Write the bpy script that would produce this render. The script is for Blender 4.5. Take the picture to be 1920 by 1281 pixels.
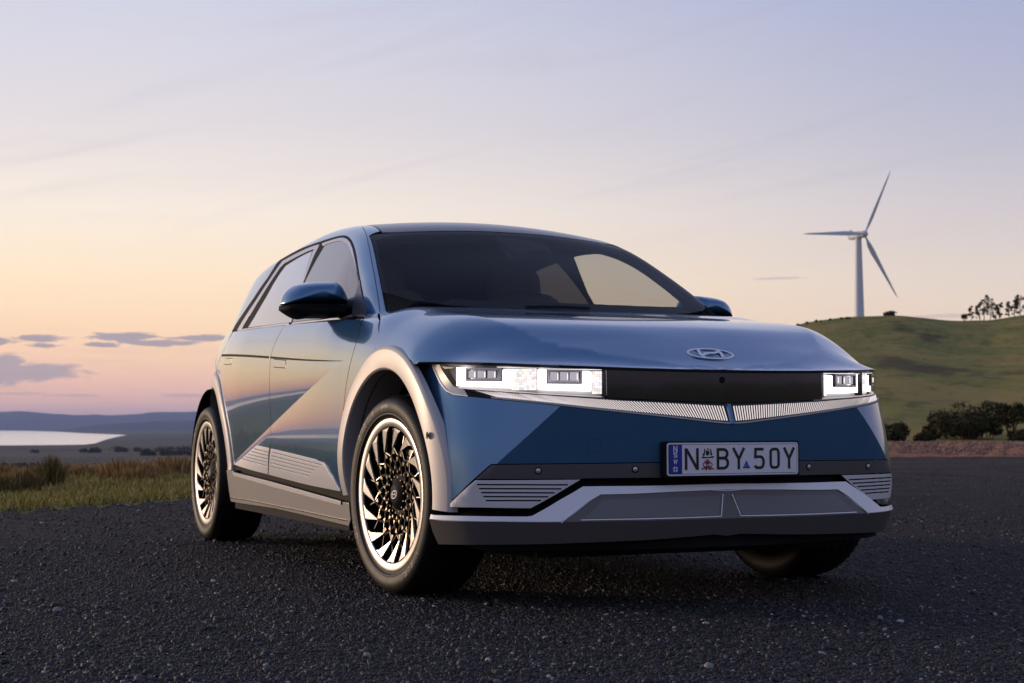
import bpy, math, random
import numpy as np
from mathutils import Matrix, Vector
from mathutils.geometry import delaunay_2d_cdt
R_=math.radians
for o in list(bpy.data.objects): bpy.data.objects.remove(o)
SC=bpy.context.scene; COL=SC.collection
rng=np.random.default_rng(7); random.seed(7)
# ---------- camera (photo calibration) ----------
CAM=dict(pos=(5.3467,-2.8121,.6115),yaw=156.036,pitch=3.202,roll=-.072,f=2877.6)
def _cam():
    y,p,r=[np.radians(CAM[k]) for k in('yaw','pitch','roll')]
    F=np.array([np.cos(y)*np.cos(p),np.sin(y)*np.cos(p),np.sin(p)])
    R=np.cross(F,[0,0,1]);R/=np.linalg.norm(R);U=np.cross(R,F)
    c,s=np.cos(r),np.sin(r);return F,c*R+s*U,-s*R+c*U
CF,CR,CU=_cam();CO=np.array(CAM['pos'])
def proj(P):  # P in (u,v,z)
    P=np.asarray(P,float);X=P*np.array([1,-1,1])-CO
    d=X@CF;return np.stack([960+CAM['f']*(X@CR)/d,640.5-CAM['f']*(X@CU)/d],-1)
def at(x,y,ax,val):
    d=(CF*CAM['f']+CR*(x-960)-CU*(y-640.5));d=d*np.array([1,-1,1]);O=CO*np.array([1,-1,1])
    i='uvz'.index(ax);return O+(val-O[i])/d[i]*d
# ---------- camera object ----------
cd=bpy.data.cameras.new('camera');cam=bpy.data.objects.new('camera',cd);COL.objects.link(cam);SC.camera=cam
cd.sensor_width=36;cd.sensor_fit='HORIZONTAL';cd.lens=CAM['f']/1920*36;cd.clip_start=.05;cd.clip_end=90000
M=Matrix(((CR[0],CU[0],-CF[0],CO[0]),(CR[1],CU[1],-CF[1],CO[1]),(CR[2],CU[2],-CF[2],CO[2]),(0,0,0,1)));cam.matrix_world=M
cd.dof.use_dof=True;cd.dof.focus_distance=4.9;cd.dof.aperture_fstop=9
SC.render.resolution_x=1024;SC.render.resolution_y=683
SC.view_settings.view_transform='Standard';SC.view_settings.look='None';SC.view_settings.exposure=0;SC.view_settings.gamma=1
# ---------- node helpers ----------
def s2l(c): return tuple(((x/255)/12.92 if x/255<=.04045 else (((x/255)+.055)/1.055)**2.4) for x in c[:3])+(1,)
class NT:
    def __init__(s,nt): s.nt=nt
    def n(s,t,**k):
        nd=s.nt.nodes.new(t)
        for a,b in k.items(): setattr(nd,a,b)
        return nd
    def l(s,a,b): s.nt.links.new(a,b)
    def put(s,sock,v):
        if hasattr(v,'is_output') or isinstance(v,bpy.types.NodeSocket): s.l(v,sock)
        else: sock.default_value=v
    def m(s,op,a,b=0.0,c=None,clamp=False):
        nd=s.n('ShaderNodeMath',operation=op,use_clamp=clamp);s.put(nd.inputs[0],a);s.put(nd.inputs[1],b)
        if c is not None:s.put(nd.inputs[2],c)
        return nd.outputs[0]
    def mix(s,f,a,b,bt='MIX'):
        nd=s.n('ShaderNodeMix',data_type='RGBA',blend_type=bt);s.put(nd.inputs[0],f);s.put(nd.inputs[6],a);s.put(nd.inputs[7],b);return nd.outputs[2]
    def ramp(s,f,stops,interp='LINEAR'):
        nd=s.n('ShaderNodeValToRGB');r=nd.color_ramp;r.interpolation=interp
        while len(r.elements)<len(stops): r.elements.new(.5)
        for e,(p,c) in zip(r.elements,stops): e.position=p;e.color=c if len(c)==4 else tuple(c)+(1,)
        s.put(nd.inputs[0],f);return nd.outputs[0]
    def sm(s,x,a,b):
        nd=s.n('ShaderNodeMapRange',interpolation_type='SMOOTHSTEP');s.put(nd.inputs[0],x);nd.inputs[1].default_value=a;nd.inputs[2].default_value=b;return nd.outputs[0]
    def noise(s,vec,scale,detail=4,rough=.5,dist=0.0,out=0):
        nd=s.n('ShaderNodeTexNoise');s.l(vec,nd.inputs['Vector']);nd.inputs['Scale'].default_value=scale;nd.inputs['Detail'].default_value=detail;nd.inputs['Roughness'].default_value=rough;nd.inputs['Distortion'].default_value=dist;return nd.outputs[out]
    def vmul(s,vec,v):
        nd=s.n('ShaderNodeVectorMath',operation='MULTIPLY');s.l(vec,nd.inputs[0]);nd.inputs[1].default_value=v;return nd.outputs[0]
# ---------- world: dusk sky ----------
SUN_AZ,SUN_EL=221.0,6.0
W_=bpy.data.worlds.new('World');SC.world=W_;W_.use_nodes=True;nt=W_.node_tree;nt.nodes.clear();N=NT(nt)
tc=N.n('ShaderNodeTexCoord');sep=N.n('ShaderNodeSeparateXYZ');N.l(tc.outputs['Generated'],sep.inputs[0])
X,Y,Z=sep.outputs
zc_=N.m('MAXIMUM',Z,0.0);el=N.m('MULTIPLY',N.m('ARCSINE',zc_),57.2958)      # elevation, degrees
fz=N.m('POWER',N.m('DIVIDE',el,90.0),.5)
def st(l): return [(math.sqrt(max(e,0)/90),s2l(c)) for e,c in l]
warm=N.ramp(fz,st([(0,(214,172,172)),(.7,(222,176,168)),(1.6,(234,186,166)),(2.6,(239,198,168)),(3.9,(241,208,175)),(5.5,(239,216,188)),(8,(231,220,209)),(11,(210,204,208)),(16,(190,193,212)),(30,(148,158,194)),(90,(88,106,152))]))
cool=N.ramp(fz,st([(0,(208,180,168)),(1.8,(214,188,172)),(4,(216,198,184)),(5.5,(208,196,190)),(8,(190,184,192)),(11,(170,172,192)),(16,(150,158,192)),(30,(128,140,182)),(90,(88,106,152))]))
back=N.ramp(fz,st([(0,(142,132,146)),(3,(156,146,162)),(8,(160,158,184)),(16,(150,158,190)),(30,(116,130,170)),(90,(88,106,152))]))
def adot(az): return N.m('DIVIDE',N.m('ADD',N.m('MULTIPLY',X,math.cos(R_(az))),N.m('MULTIPLY',Y,math.sin(R_(az)))),N.m('SQRT',N.m('SUBTRACT',1.0001,N.m('MULTIPLY',Z,Z))))
ad=adot(192)
wf=N.sm(ad,math.cos(R_(58)),math.cos(R_(10)))
c0=N.mix(wf,cool,warm)
bf=N.sm(ad,-.15,.55);c0=N.mix(bf,back,c0)
core=N.ramp(fz,st([(0,(255,140,96)),(1.5,(255,176,112)),(3.5,(255,206,140)),(7,(250,220,180)),(16,(205,200,214)),(30,(148,158,194)),(90,(88,106,152))]))
cf=N.sm(adot(203),math.cos(R_(24)),math.cos(R_(6)));c0=N.mix(cf,c0,N.mix(1.0,core,(1.08,1.08,1.08,1),'MULTIPLY'))
c0=N.mix(1.0,c0,(1.27,1.25,1.21,1),'MULTIPLY')
# thin high streaks and low banks of cloud
az=N.m('MULTIPLY',N.m('ARCTAN2',Y,X),57.2958)                               # -180..180
azc=N.m('MODULO',N.m('ADD',az,720.0),360.0)
cv=N.n('ShaderNodeCombineXYZ');N.l(azc,cv.inputs[0]);N.l(N.m('ADD',el,N.m('MULTIPLY',azc,.22)),cv.inputs[1])
hi=N.noise(N.vmul(cv.outputs[0],(.05,.55,1)),1.0,6,.55,.6)
him=N.m('MULTIPLY',N.sm(hi,.50,.74),N.sm(el,5.5,9.5));c0=N.mix(N.m('MULTIPLY',him,.20),c0,s2l((176,166,188)))
cv2=N.n('ShaderNodeCombineXYZ');N.l(azc,cv2.inputs[0]);N.l(el,cv2.inputs[1])
nz=N.m('SUBTRACT',N.noise(N.vmul(cv2.outputs[0],(1.1,4.6,1)),1.0,8,.66,.5),.5)
def pxdir(x,y):
    d=CF*CAM['f']+CR*(x-960)-CU*(y-640.5);d/=np.linalg.norm(d);return math.degrees(math.atan2(d[1],d[0]))%360,math.degrees(math.asin(d[2]))
def blobs(lst,k=1.1):
    tot=None
    for x,y,w,h in lst:
        a,e=pxdir(x,y);w/=50.2;h/=50.2
        dx=N.m('DIVIDE',N.m('SUBTRACT',azc,a),w);dy=N.m('DIVIDE',N.m('SUBTRACT',el,e),h)
        d=N.m('SQRT',N.m('ADD',N.m('MULTIPLY',dx,dx),N.m('MULTIPLY',dy,dy)))
        v=N.sm(N.m('ADD',d,N.m('MULTIPLY',nz,-k*2.2)),1.2,.66);tot=v if tot is None else N.m('MAXIMUM',tot,v)
    return tot
b1=blobs([(70,634,52,6),(-30,640,60,8),(82,649,32,5),(232,632,62,9),(300,643,72,6),(195,646,34,5),(390,634,70,7),(470,640,60,6),(-160,636,70,9),(-300,628,80,9)],1.15)
c0=N.mix(N.m('MULTIPLY',b1,.85),c0,s2l((160,152,170)))
b2=blobs([(40,698,110,18),(-70,700,110,34),(12,682,34,16),(-230,690,150,30)],.8)
c0=N.mix(N.m('MULTIPLY',b2,.82),c0,s2l((172,160,172)))
b3=blobs([(30,738,60,3),(140,742,50,3),(350,742,40,4),(1460,522,46,3),(1775,593,60,4)],1.0)
c0=N.mix(N.m('MULTIPLY',b3,.35),c0,s2l((170,150,170)))
lowm=N.m('MULTIPLY',N.sm(N.noise(N.vmul(cv2.outputs[0],(.12,1.5,1)),1.0,6,.6,.3),.52,.7),N.m('MULTIPLY',N.sm(el,0,1.0),N.sm(el,5.0,1.5)))
c0=N.mix(N.m('MULTIPLY',lowm,.20),c0,s2l((165,160,185)))
# a little of the physical twilight sky on top
sky=N.n('ShaderNodeTexSky',sky_type='NISHITA');sky.sun_disc=False;sky.sun_elevation=R_(SUN_EL);sky.sun_rotation=R_(90-SUN_AZ);sky.altitude=800
c1=N.mix(1.0,c0,N.mix(1.0,sky.outputs[0],(.004,.004,.004,1),'MULTIPLY'),'ADD')
below=N.mix(N.sm(Z,-.03,-.001),s2l((60,56,60)),c1)
bg=N.n('ShaderNodeBackground');N.l(below,bg.inputs[0]);bg.inputs[1].default_value=1.0
wo=N.n('ShaderNodeOutputWorld');N.l(bg.outputs[0],wo.inputs[0])
# ---------- sun: low, warm, very soft ----------
sd=bpy.data.lights.new('sun','SUN');sd.energy=2.2;sd.angle=R_(10);sd.color=(1,.74,.52);so=bpy.data.objects.new('sun',sd);COL.objects.link(so)
sv=Vector((math.cos(R_(SUN_EL))*math.cos(R_(SUN_AZ)),math.cos(R_(SUN_EL))*math.sin(R_(SUN_AZ)),math.sin(R_(SUN_EL))))
so.rotation_euler=sv.to_track_quat('Z','Y').to_euler();so.location=(0,-8,12)
# ---------- 1-D splines ----------
def spl(xs,ys):
    xs=np.array(xs,float);ys=np.array(ys,float)
    if xs[0]>xs[-1]:xs,ys=xs[::-1],ys[::-1]
    h=np.diff(xs);m=np.diff(ys)/h;d=np.zeros(len(xs))
    for i in range(1,len(xs)-1):      # monotone-ish (fritsch-carlson weights)
        if m[i-1]*m[i]>0:
            w1,w2=2*h[i]+h[i-1],h[i]+2*h[i-1];d[i]=(w1+w2)/(w1/m[i-1]+w2/m[i])
    d[0],d[-1]=m[0],m[-1]
    def f(x):
        x=np.asarray(x,float);i=np.clip(np.searchsorted(xs,x)-1,0,len(xs)-2)
        t=(x-xs[i])/h[i];tc=np.clip(t,0,1)
        y=(1+2*tc)*(1-tc)**2*ys[i]+tc*(1-tc)**2*h[i]*d[i]+tc*tc*(3-2*tc)*ys[i+1]+tc*tc*(tc-1)*h[i]*d[i+1]
        return y+np.where(t<0,t*h[i]*d[0],0)+np.where(t>1,(t-1)*h[i]*d[-1],0)
    return f
def natspl(xs,ys):   # natural cubic
    xs=np.array(xs,float);ys=np.array(ys,float)
    if xs[0]>xs[-1]:xs,ys=xs[::-1],ys[::-1]
    n=len(xs);h=np.diff(xs);A=np.zeros((n,n));b=np.zeros(n);A[0,0]=A[-1,-1]=1
    for i in range(1,n-1):
        A[i,i-1:i+2]=h[i-1],2*(h[i-1]+h[i]),h[i];b[i]=3*((ys[i+1]-ys[i])/h[i]-(ys[i]-ys[i-1])/h[i-1])
    c=np.linalg.solve(A,b);B=np.diff(ys)/h-h*(2*c[:-1]+c[1:])/3;D=np.diff(c)/(3*h)
    s1=B[-1]+2*c[-2]*h[-1]+3*D[-1]*h[-1]**2
    def f(x):
        x=np.asarray(x,float);i=np.clip(np.searchsorted(xs,x)-1,0,n-2);t=x-xs[i]
        y=ys[i]+B[i]*t+c[i]*t*t+D[i]*t**3
        y=np.where(x<xs[0],ys[0]+B[0]*(x-xs[0]),y);return np.where(x>xs[-1],ys[-1]+s1*(x-xs[-1]),y)
    return f
# ---------- plan curve of the front, arc length s from the centre ----------
_pu=[.86,.853,.823,.797,.734,.675,.60,.50,.42,.32,.2,0,-.6];_pv=[0,.16,.35,.45,.669,.785,.866,.918,.942,.951,.952,.950,.950]
_s=np.concatenate([[0],np.cumsum(np.hypot(np.diff(_pu),np.diff(_pv)))])
_su=np.concatenate([-_s[:0:-1],_s]);PU=natspl(_su,_pu[:0:-1]+_pu);PV=natspl(_su,[-x for x in _pv[:0:-1]]+_pv)
def plan_n(s):
    e=1e-3;du=PU(s+e)-PU(s-e);dv=PV(s+e)-PV(s-e);L=np.hypot(du,dv);return dv/L,-du/L
_ss=np.linspace(0,1.75,8000);_wu=PU(_ss);_wv=PV(_ss)
def _st(x,a,b):
    t=np.clip((x-a)/(b-a),0,1);return t*t*(3-2*t)
_H0=.005;_nn=plan_n(_ss);_hi=_H0+.046*_st(_ss,.50,.80)*(1-_st(_ss,1.02,1.30));_hu=_wu-_nn[0]*_hi;_hv_=_wv-_nn[1]*_hi
def wall_h(u): return np.interp(u,_hu[::-1],_hv_[::-1])
def wall_v(u):  # half width of the plan curve at u
    return np.interp(u,_wu[::-1],_wv[::-1])
# side wall half width along the car
VW=spl([.6,.38,0,-.6,-2.2,-2.6,-2.9,-3.1,-3.3,-3.5,-3.65,-3.75],[.86,.940,.945,.945,.940,.925,.897,.868,.825,.76,.68,.58])
ZE=spl([.8,.2,0,-.5,-2.9,-3.6],[.82,.842,.848,.85,.87,.87])
HH=spl([.4,-.45,-1.0,-3.6],[.27,.27,.335,.36])
LL,PP=.26,2.2
ZR=natspl([.3,-.519,-1.645,-2.8,-3.6],[.86,.877,.938,.998,1.02])
def side_up(u,z):
    k=np.clip((z-ZE(u))/HH(u),0,.97);return VW(u)-LL*(1-(1-k**PP)**(1/PP))
def ZD(u): return .455+(u+2.33)*.2335      # diagonal crease
WW=spl([0,-.5,-.8,-1.65,-2.6,-3.5],[.08,.08,.11,.18,.27,.30])
def _hv():
    U=np.linspace(-.80,.2,101);Zg=np.linspace(.84,1.13,59);T=np.zeros((101,59))
    v=np.linspace(.60,.948,1500)
    for i,u in enumerate(U):
        h=hood_z(u+0*v,v);T[i]=np.interp(-Zg,-h,v)
    return U,Zg,T
_HV=None
def hood_v(u,z):
    global _HV
    if _HV is None:_HV=_hv()
    U,Zg,T=_HV;a=np.clip((u-U[0])/(U[1]-U[0]),0,99.999);b=np.clip((z-Zg[0])/(Zg[1]-Zg[0]),0,57.999);i=a.astype(int);j=b.astype(int);a=a-i;b=b-j
    return (T[i,j]*(1-a)+T[i+1,j]*a)*(1-b)+(T[i,j+1]*(1-a)+T[i+1,j+1]*a)*b
def SIDE(u,z):
    u=np.asarray(u,float);z=np.asarray(z,float);zr=ZR(u);vr=side_up(u,zr)
    w=np.maximum(zr-z,0);ww=WW(u);a=.15;k=.19/ww
    zd=np.minimum(ZD(u),zr);wd=zr-zd
    w1_=ww*1.25
    up=lambda w:np.where(w<w1_,a*w-.5*k*w*w,a*w1_-.5*k*w1_*w1_-.0875*(w-w1_))
    wl=np.maximum(zd-z,0);h=np.maximum(zd-.57,.03);w2=np.maximum(wl-h,0);w1=np.minimum(wl,h);lo=.10*w1-.05/h*w1*w1-.65*w2*w2
    base=vr+up(np.minimum(w,wd))+np.where(w>wd,lo,0)
    v=np.where(z>zr,side_up(u,z),base)
    w=np.clip((u+.78)/.24,0,1);w=w*w*(3-2*w);k2=np.clip((z-.85)/.05,0,1);k2=k2*k2*(3-2*k2);w=w*k2;v=v*(1-w)+hood_v(u+0*v,z+0*v)*w
    return np.stack([u+0*z,v,z+0*u],-1)
# ---------- hood ----------
TH=spl([-.7,-.3,0,.3,.5,.65,.72,.79,.86],[.29,.284,.246,.208,.162,.092,.060,.027,.0])
PH=spl([-.5,-.1,.2,.45,.7],[2.5,2.1,1.8,1.2,1.15]);CH=.12
def hood_z(u,v):
    av=np.abs(v);sh=.28*av**2;up=u+sh*np.clip((u+.3)/.9,0,1)
    ze=.806+.028*np.clip(av/.9,0,1)**2
    ds=np.clip(wall_h(u)-av,0,LL)
    p=PH(u);K=(1-(1-ds/LL)**p)**(1/p)
    ta=TH(up)+.010*np.exp(-((up-.60)/.12)**2)*np.exp(-(av/.5)**4);tb=.47*(.868-up)+.55*av**2.4+.001;th=.5*(ta+tb-np.sqrt((ta-tb)**2+.012**2))+.006*np.exp(-((up-.54)/.2)**2)
    return ze+np.where(th>.004,th,.004*np.exp(np.clip(th/.004-1,-20,0)))*(1-CH*(av/.9)**2)*K
def vmap(b): return np.sign(b)*.955*(1-(1-np.clip(np.abs(b)/1.15,0,1))**1.6)
def HOOD(u,b):
    v=vmap(b);u=np.minimum(np.asarray(u,float)+0*v,np.interp(np.abs(v),_hv_,_hu)+.003);return np.stack([u,v,hood_z(u,v)],-1)
# ---------- upper body ----------
ZC=natspl([.1,-.2,-.5,-.8,-1.05,-1.3,-1.6,-2.0,-2.5,-3.0,-3.4,-3.6],[.90,1.065,1.24,1.387,1.506,1.573,1.602,1.601,1.569,1.523,1.44,1.40])
CC=spl([0,-.5,-.8,-1.15,-1.5,-2.0,-3.5],[.22,.184,.15,.141,.123,.09,.10])
VB=spl([-.2,-.5,-.8,-1.2,-2.2,-2.6,-2.9,-3.1,-3.4,-3.6],[.775,.802,.826,.842,.845,.842,.828,.80,.72,.63])
def vs(u,z):
    d=z-1.09;return VB(u)-.36*d-.25*d*np.abs(d)
def UB(u,t):
    t=np.asarray(t,float);u=np.asarray(u,float)+0*t;sg=np.sign(t);t=np.abs(t)+0*u;zc,c=ZC(u),CC(u)
    vc=.65+0*u
    for _ in range(25):vc=.5*vc+.5*vs(u,zc-c*vc**2)
    z0=zc-c*vc**2;r=.075
    v1=vc-r;z1=zc-c*v1**2;z2=z0-r;v2=vs(u,z2)
    va=t/.5*v1;za=zc-c*va**2
    q=(t-.5)/.15;vb_=(1-q)**2*v1+2*q*(1-q)*vc+q*q*v2;zb=(1-q)**2*z1+2*q*(1-q)*z0+q*q*z2
    zz=z2+(1.02-z2)*(t-.65)/.5;v3=vs(u,zz)
    v=np.where(t<.5,va,np.where(t<.65,vb_,v3));z=np.where(t<.5,za,np.where(t<.65,zb,zz))
    return np.stack([u,v*np.where(sg<0,-1,1),z],-1)
# ---------- materials ----------
MATS={}
def mat(name,fn):
    if name not in MATS:
        m=bpy.data.materials.new(name);m.use_nodes=True;m.node_tree.nodes.clear();N=NT(m.node_tree);fn(N,m);MATS[name]=m
    return MATS[name]
def pbsdf(N,col,rough=.5,metal=0.0,**k):
    b=N.n('ShaderNodeBsdfPrincipled');N.put(b.inputs['Base Color'],col);N.put(b.inputs['Roughness'],rough);N.put(b.inputs['Metallic'],metal)
    for a,v in k.items(): N.put(b.inputs[a.replace('_',' ')],v)
    o=N.n('ShaderNodeOutputMaterial');N.l(b.outputs[0],o.inputs[0]);return b
def bump(N,b,h,strength=.3,dist=.01):
    nd=N.n('ShaderNodeBump');nd.inputs['Strength'].default_value=strength;nd.inputs['Distance'].default_value=dist;N.l(h,nd.inputs['Height']);N.l(nd.outputs[0],b.inputs['Normal']);return nd
def simple(name,col,rough=.5,metal=0.0,**k):
    if len(col)==3: col=tuple(col)+(1,)
    def f(N,m):
        t=N.n('ShaderNodeTexCoord');n=N.noise(t.outputs['Object'],40,3)
        r=N.m('ADD',rough-.04,N.m('MULTIPLY',n,.08));pbsdf(N,col,r,metal,**k)
    return mat(name,f)
def paint(N,m):
    t=N.n('ShaderNodeTexCoord');fl=N.noise(t.outputs['Object'],1400,2,.6)
    c=N.mix(N.m('MULTIPLY',fl,.5),(.056,.168,.315,1),(.095,.250,.425,1))
    dust=N.noise(t.outputs['Object'],3.2,6,.65)
    b=pbsdf(N,c,.20,.48,Coat_Weight=1.0,Coat_Roughness=N.m('ADD',.008,N.m('MULTIPLY',N.sm(dust,.5,.85),.03)),Coat_IOR=1.55)
    bump(N,b,fl,.04,.0005)
M_PAINT=mat('blue_metallic_paint',paint)
M_CLAD=simple('satin_silver_cladding',(.52,.49,.47),.45,.25)
M_SILV=simple('bright_satin_silver',(.80,.78,.77),.34,.2)
M_GREY=simple('dark_grey_trim',(.095,.09,.09),.45,.2)
M_LIP=simple('lip_charcoal',(.125,.115,.11),.42,.2)
M_SILL=simple('satin_grey_sill',(.36,.34,.33),.40,.4)
M_BLK=simple('matt_black_plastic',(.010,.010,.011),.75,Specular_IOR_Level=.15)
M_GLOSS=simple('gloss_black',(.008,.008,.010),.08,0,Coat_Weight=.5)
M_ROOF=simple('dark_glass_roof',(.010,.010,.014),.16,0)
M_CHROME=simple('bright_trim',(.82,.80,.80),.18,1.0)
M_FRAME=simple('satin_window_frame',(.55,.53,.54),.30,.6)
M_RUB=simple('tyre_rubber',(.009,.0085,.008),.55,Specular_IOR_Level=.3)
M_LETTER=simple('raised_rubber_lettering',(.15,.135,.12),.45)
M_RIM=simple('machined_alloy',(.52,.49,.47),.34,.75)
M_RIMB=simple('gloss_black_alloy',(.003,.003,.0034),.6,Specular_IOR_Level=.1)
M_BRASS=simple('champagne_facets',(.30,.23,.165),.38,.6)
M_DISC=simple('brake_disc_steel',(.30,.28,.27),.32,1.0)
M_INT=simple('dark_interior',(.012,.012,.014),.7)
M_SEAT=simple('dark_seat_fabric',(.12,.12,.125),.7)
M_SENS=simple('sensor_face',(.55,.55,.58),.3,.6)
M_WHITEP=simple('number_plate_face',(.82,.80,.82),.35)
M_PWHITE=simple('white_enamel',(.80,.80,.82),.3)
M_PBLUE=simple('plate_blue',(.008,.035,.30),.3)
M_PBLK=simple('plate_black',(.008,.008,.008),.35)
M_PRED=simple('plate_dark_red',(.22,.02,.02),.4)
M_PGOLD=simple('plate_gold',(.6,.35,.05),.4)
M_LBLUE=simple('plate_pale_blue',(.22,.40,.75),.4)
def emis(name,col,st):
    def f(N,m):
        e=N.n('ShaderNodeEmission');e.inputs[0].default_value=tuple(col)+(1,);e.inputs[1].default_value=st;o=N.n('ShaderNodeOutputMaterial');N.l(e.outputs[0],o.inputs[0])
    return mat(name,f)
M_LED=emis('lit_headlamp_led',(1,.95,.90),7.0)
M_LEDM=emis('lit_pixel_led',(1,.90,.86),1.5)
def pixm(N,m):
    a=N.n('ShaderNodeAttribute');a.attribute_name='tone';col=N.ramp(a.outputs['Fac'],[(0,(1,.90,.86)),(.35,(1,.95,.92)),(.6,(1,.92,.70)),(.75,(.88,.80,1)),(.88,(.70,.80,1)),(1,(1,.97,.95))],'CONSTANT')
    e=N.n('ShaderNodeEmission');N.l(col,e.inputs[0]);N.l(N.m('ADD',.9,N.m('MULTIPLY',a.outputs['Fac'],.8)),e.inputs[1]);o=N.n('ShaderNodeOutputMaterial');N.l(e.outputs[0],o.inputs[0])
M_PIX=mat('lit_pixel_matrix',pixm)
M_DRL=emis('lit_garnish_rib',(1,.88,.88),.80)
M_AMB=emis('lit_indicator_pixel',(.95,.75,.55),.5)
def glass(name,tint,spec_rough=.01,reflect=1.0):
    def f(N,m):
        tr=N.n('ShaderNodeBsdfTransparent');tr.inputs[0].default_value=tuple(tint)+(1,)
        gl=N.n('ShaderNodeBsdfGlossy');gl.inputs['Roughness'].default_value=spec_rough;gl.inputs[0].default_value=(1,1,1,1)
        fr=N.n('ShaderNodeFresnel');fr.inputs[0].default_value=1.5
        geo=N.n('ShaderNodeNewGeometry');fac=N.m('MULTIPLY',N.m('MULTIPLY',fr.outputs[0],reflect,clamp=True),N.m('SUBTRACT',1.0,geo.outputs['Backfacing']))
        mx=N.n('ShaderNodeMixShader');N.l(fac,mx.inputs[0]);N.l(tr.outputs[0],mx.inputs[1]);N.l(gl.outputs[0],mx.inputs[2])
        o=N.n('ShaderNodeOutputMaterial');N.l(mx.outputs[0],o.inputs[0])
    return mat(name,f)
M_WS=glass('windscreen_glass',(.80,.82,.80),.01,.34);M_SG=glass('side_window_glass',(.55,.55,.53),.01,1.5);M_RG=glass('privacy_glass',(.06,.06,.065),.01,2.1);M_LENS=glass('clear_lamp_cover',(.93,.93,.95))
# ---------- object helpers ----------
def empty(name,loc=(0,0,0),rz=0,parent=None):
    o=bpy.data.objects.new(name,None);COL.objects.link(o);o.location=loc;o.rotation_euler=(0,0,rz);o.empty_display_size=.2
    if parent: o.parent=parent
    return o
def tag(o,label=None,cat=None,group=None,kind=None):
    for k,v in(('label',label),('category',cat),('group',group),('kind',kind)):
        if v: o[k]=v
    return o
def mesh_obj(name,V,F,m,parent=None,nrm=None,smooth=True,loc=(0,0,0)):
    me=bpy.data.meshes.new(name);V=np.asarray(V,float);me.from_pydata(V.tolist(),[],[list(map(int,f)) for f in F])
    if m is not None: me.materials.append(m)
    if smooth: me.polygons.foreach_set('use_smooth',[True]*len(me.polygons))
    me.update()
    if nrm is not None: me.normals_split_custom_set_from_vertices([tuple(x) for x in nrm])
    o=bpy.data.objects.new(name,me);COL.objects.link(o);o.location=loc
    if parent is not None: o.parent=parent
    return o
CARC=np.array([-1.5,0,0]);CAR=empty('electric_car',tuple(CARC))
def cmesh(name,P,F,m,parent=None,nrm=None,smooth=True,side=1):
    """P in car space (u,v,z), v>0 = the car's right-hand side; side=-1 mirrors it"""
    P=np.asarray(P,float).copy();P[:,1]*=-side;P-=CARC
    F=[list(f) for f in F]
    if nrm is not None: nrm=np.asarray(nrm,float).copy();nrm[:,1]*=-side
    if side==1: pass
    # car space (u,v,z) is left handed, so flip for side=+1
    if side==1: F=[f[::-1] for f in F]
    par=parent if parent is not None else CAR
    if par is not CAR:
        pl=np.array(par.matrix_local.translation) if par.parent is not None else np.zeros(3)
        P=P-pl
    return mesh_obj(name,P,F,m,par,nrm,smooth)
def pip(poly,P):
    x,y=P[:,0],P[:,1];ins=np.zeros(len(P),bool);n=len(poly);j=n-1
    for i in range(n):
        xi,yi=poly[i];xj,yj=poly[j]
        c=((yi>y)!=(yj>y));
        with np.errstate(divide='ignore',invalid='ignore'): ins^=c&(x<(xj-xi)*(y-yi)/(yj-yi+1e-30)+xi)
        j=i
    return ins
def area(p): x,y=p[:,0],p[:,1];return .5*np.sum(x*np.roll(y,-1)-y*np.roll(x,-1))
def inset(poly,d,closed=True):
    p=np.asarray(poly,float);a=np.roll(p,1,0);b=np.roll(p,-1,0)
    e1=p-a;e2=b-p;e1/=np.linalg.norm(e1,axis=1)[:,None]+1e-12;e2/=np.linalg.norm(e2,axis=1)[:,None]+1e-12
    s=np.sign(area(p));n1=np.stack([-e1[:,1],e1[:,0]],1)*s;n2=np.stack([-e2[:,1],e2[:,0]],1)*s
    m=n1+n2;L=np.linalg.norm(m,axis=1)[:,None];m=m/np.maximum(L,1e-6);c=np.clip((m*n1).sum(1),.45,1)[:,None];return p+m*d/c
def dedupe(p,eps=1e-5):
    out=[p[0]]
    for q in p[1:]:
        if np.hypot(*(q-out[-1]))>eps: out.append(q)
    if np.hypot(*(out[0]-out[-1]))<eps: out.pop()
    return np.array(out)
def resample(p,h,closed=True):
    p=np.asarray(p,float);out=[];n=len(p)
    for i in range(n if closed else n-1):
        a,b=p[i],p[(i+1)%n];k=max(1,int(math.ceil(np.hypot(*(b-a))/h)))
        for j in range(k): out.append(a+(b-a)*j/k)
    if not closed: out.append(p[-1])
    return np.array(out)
def smooth_path(pts,n=6):
    """Catmull-Rom through open list of 2-D points"""
    p=np.asarray(pts,float);q=np.vstack([2*p[0]-p[1],p,2*p[-1]-p[-2]]);out=[]
    for i in range(1,len(q)-2):
        for t in np.arange(n)/n:
            out.append(.5*((2*q[i])+(-q[i-1]+q[i+1])*t+(2*q[i-1]-5*q[i]+4*q[i+1]-q[i+2])*t*t+(-q[i-1]+3*q[i]-3*q[i+1]+q[i+2])*t**3))
    out.append(p[-1]);return [tuple(x) for x in out]
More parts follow.
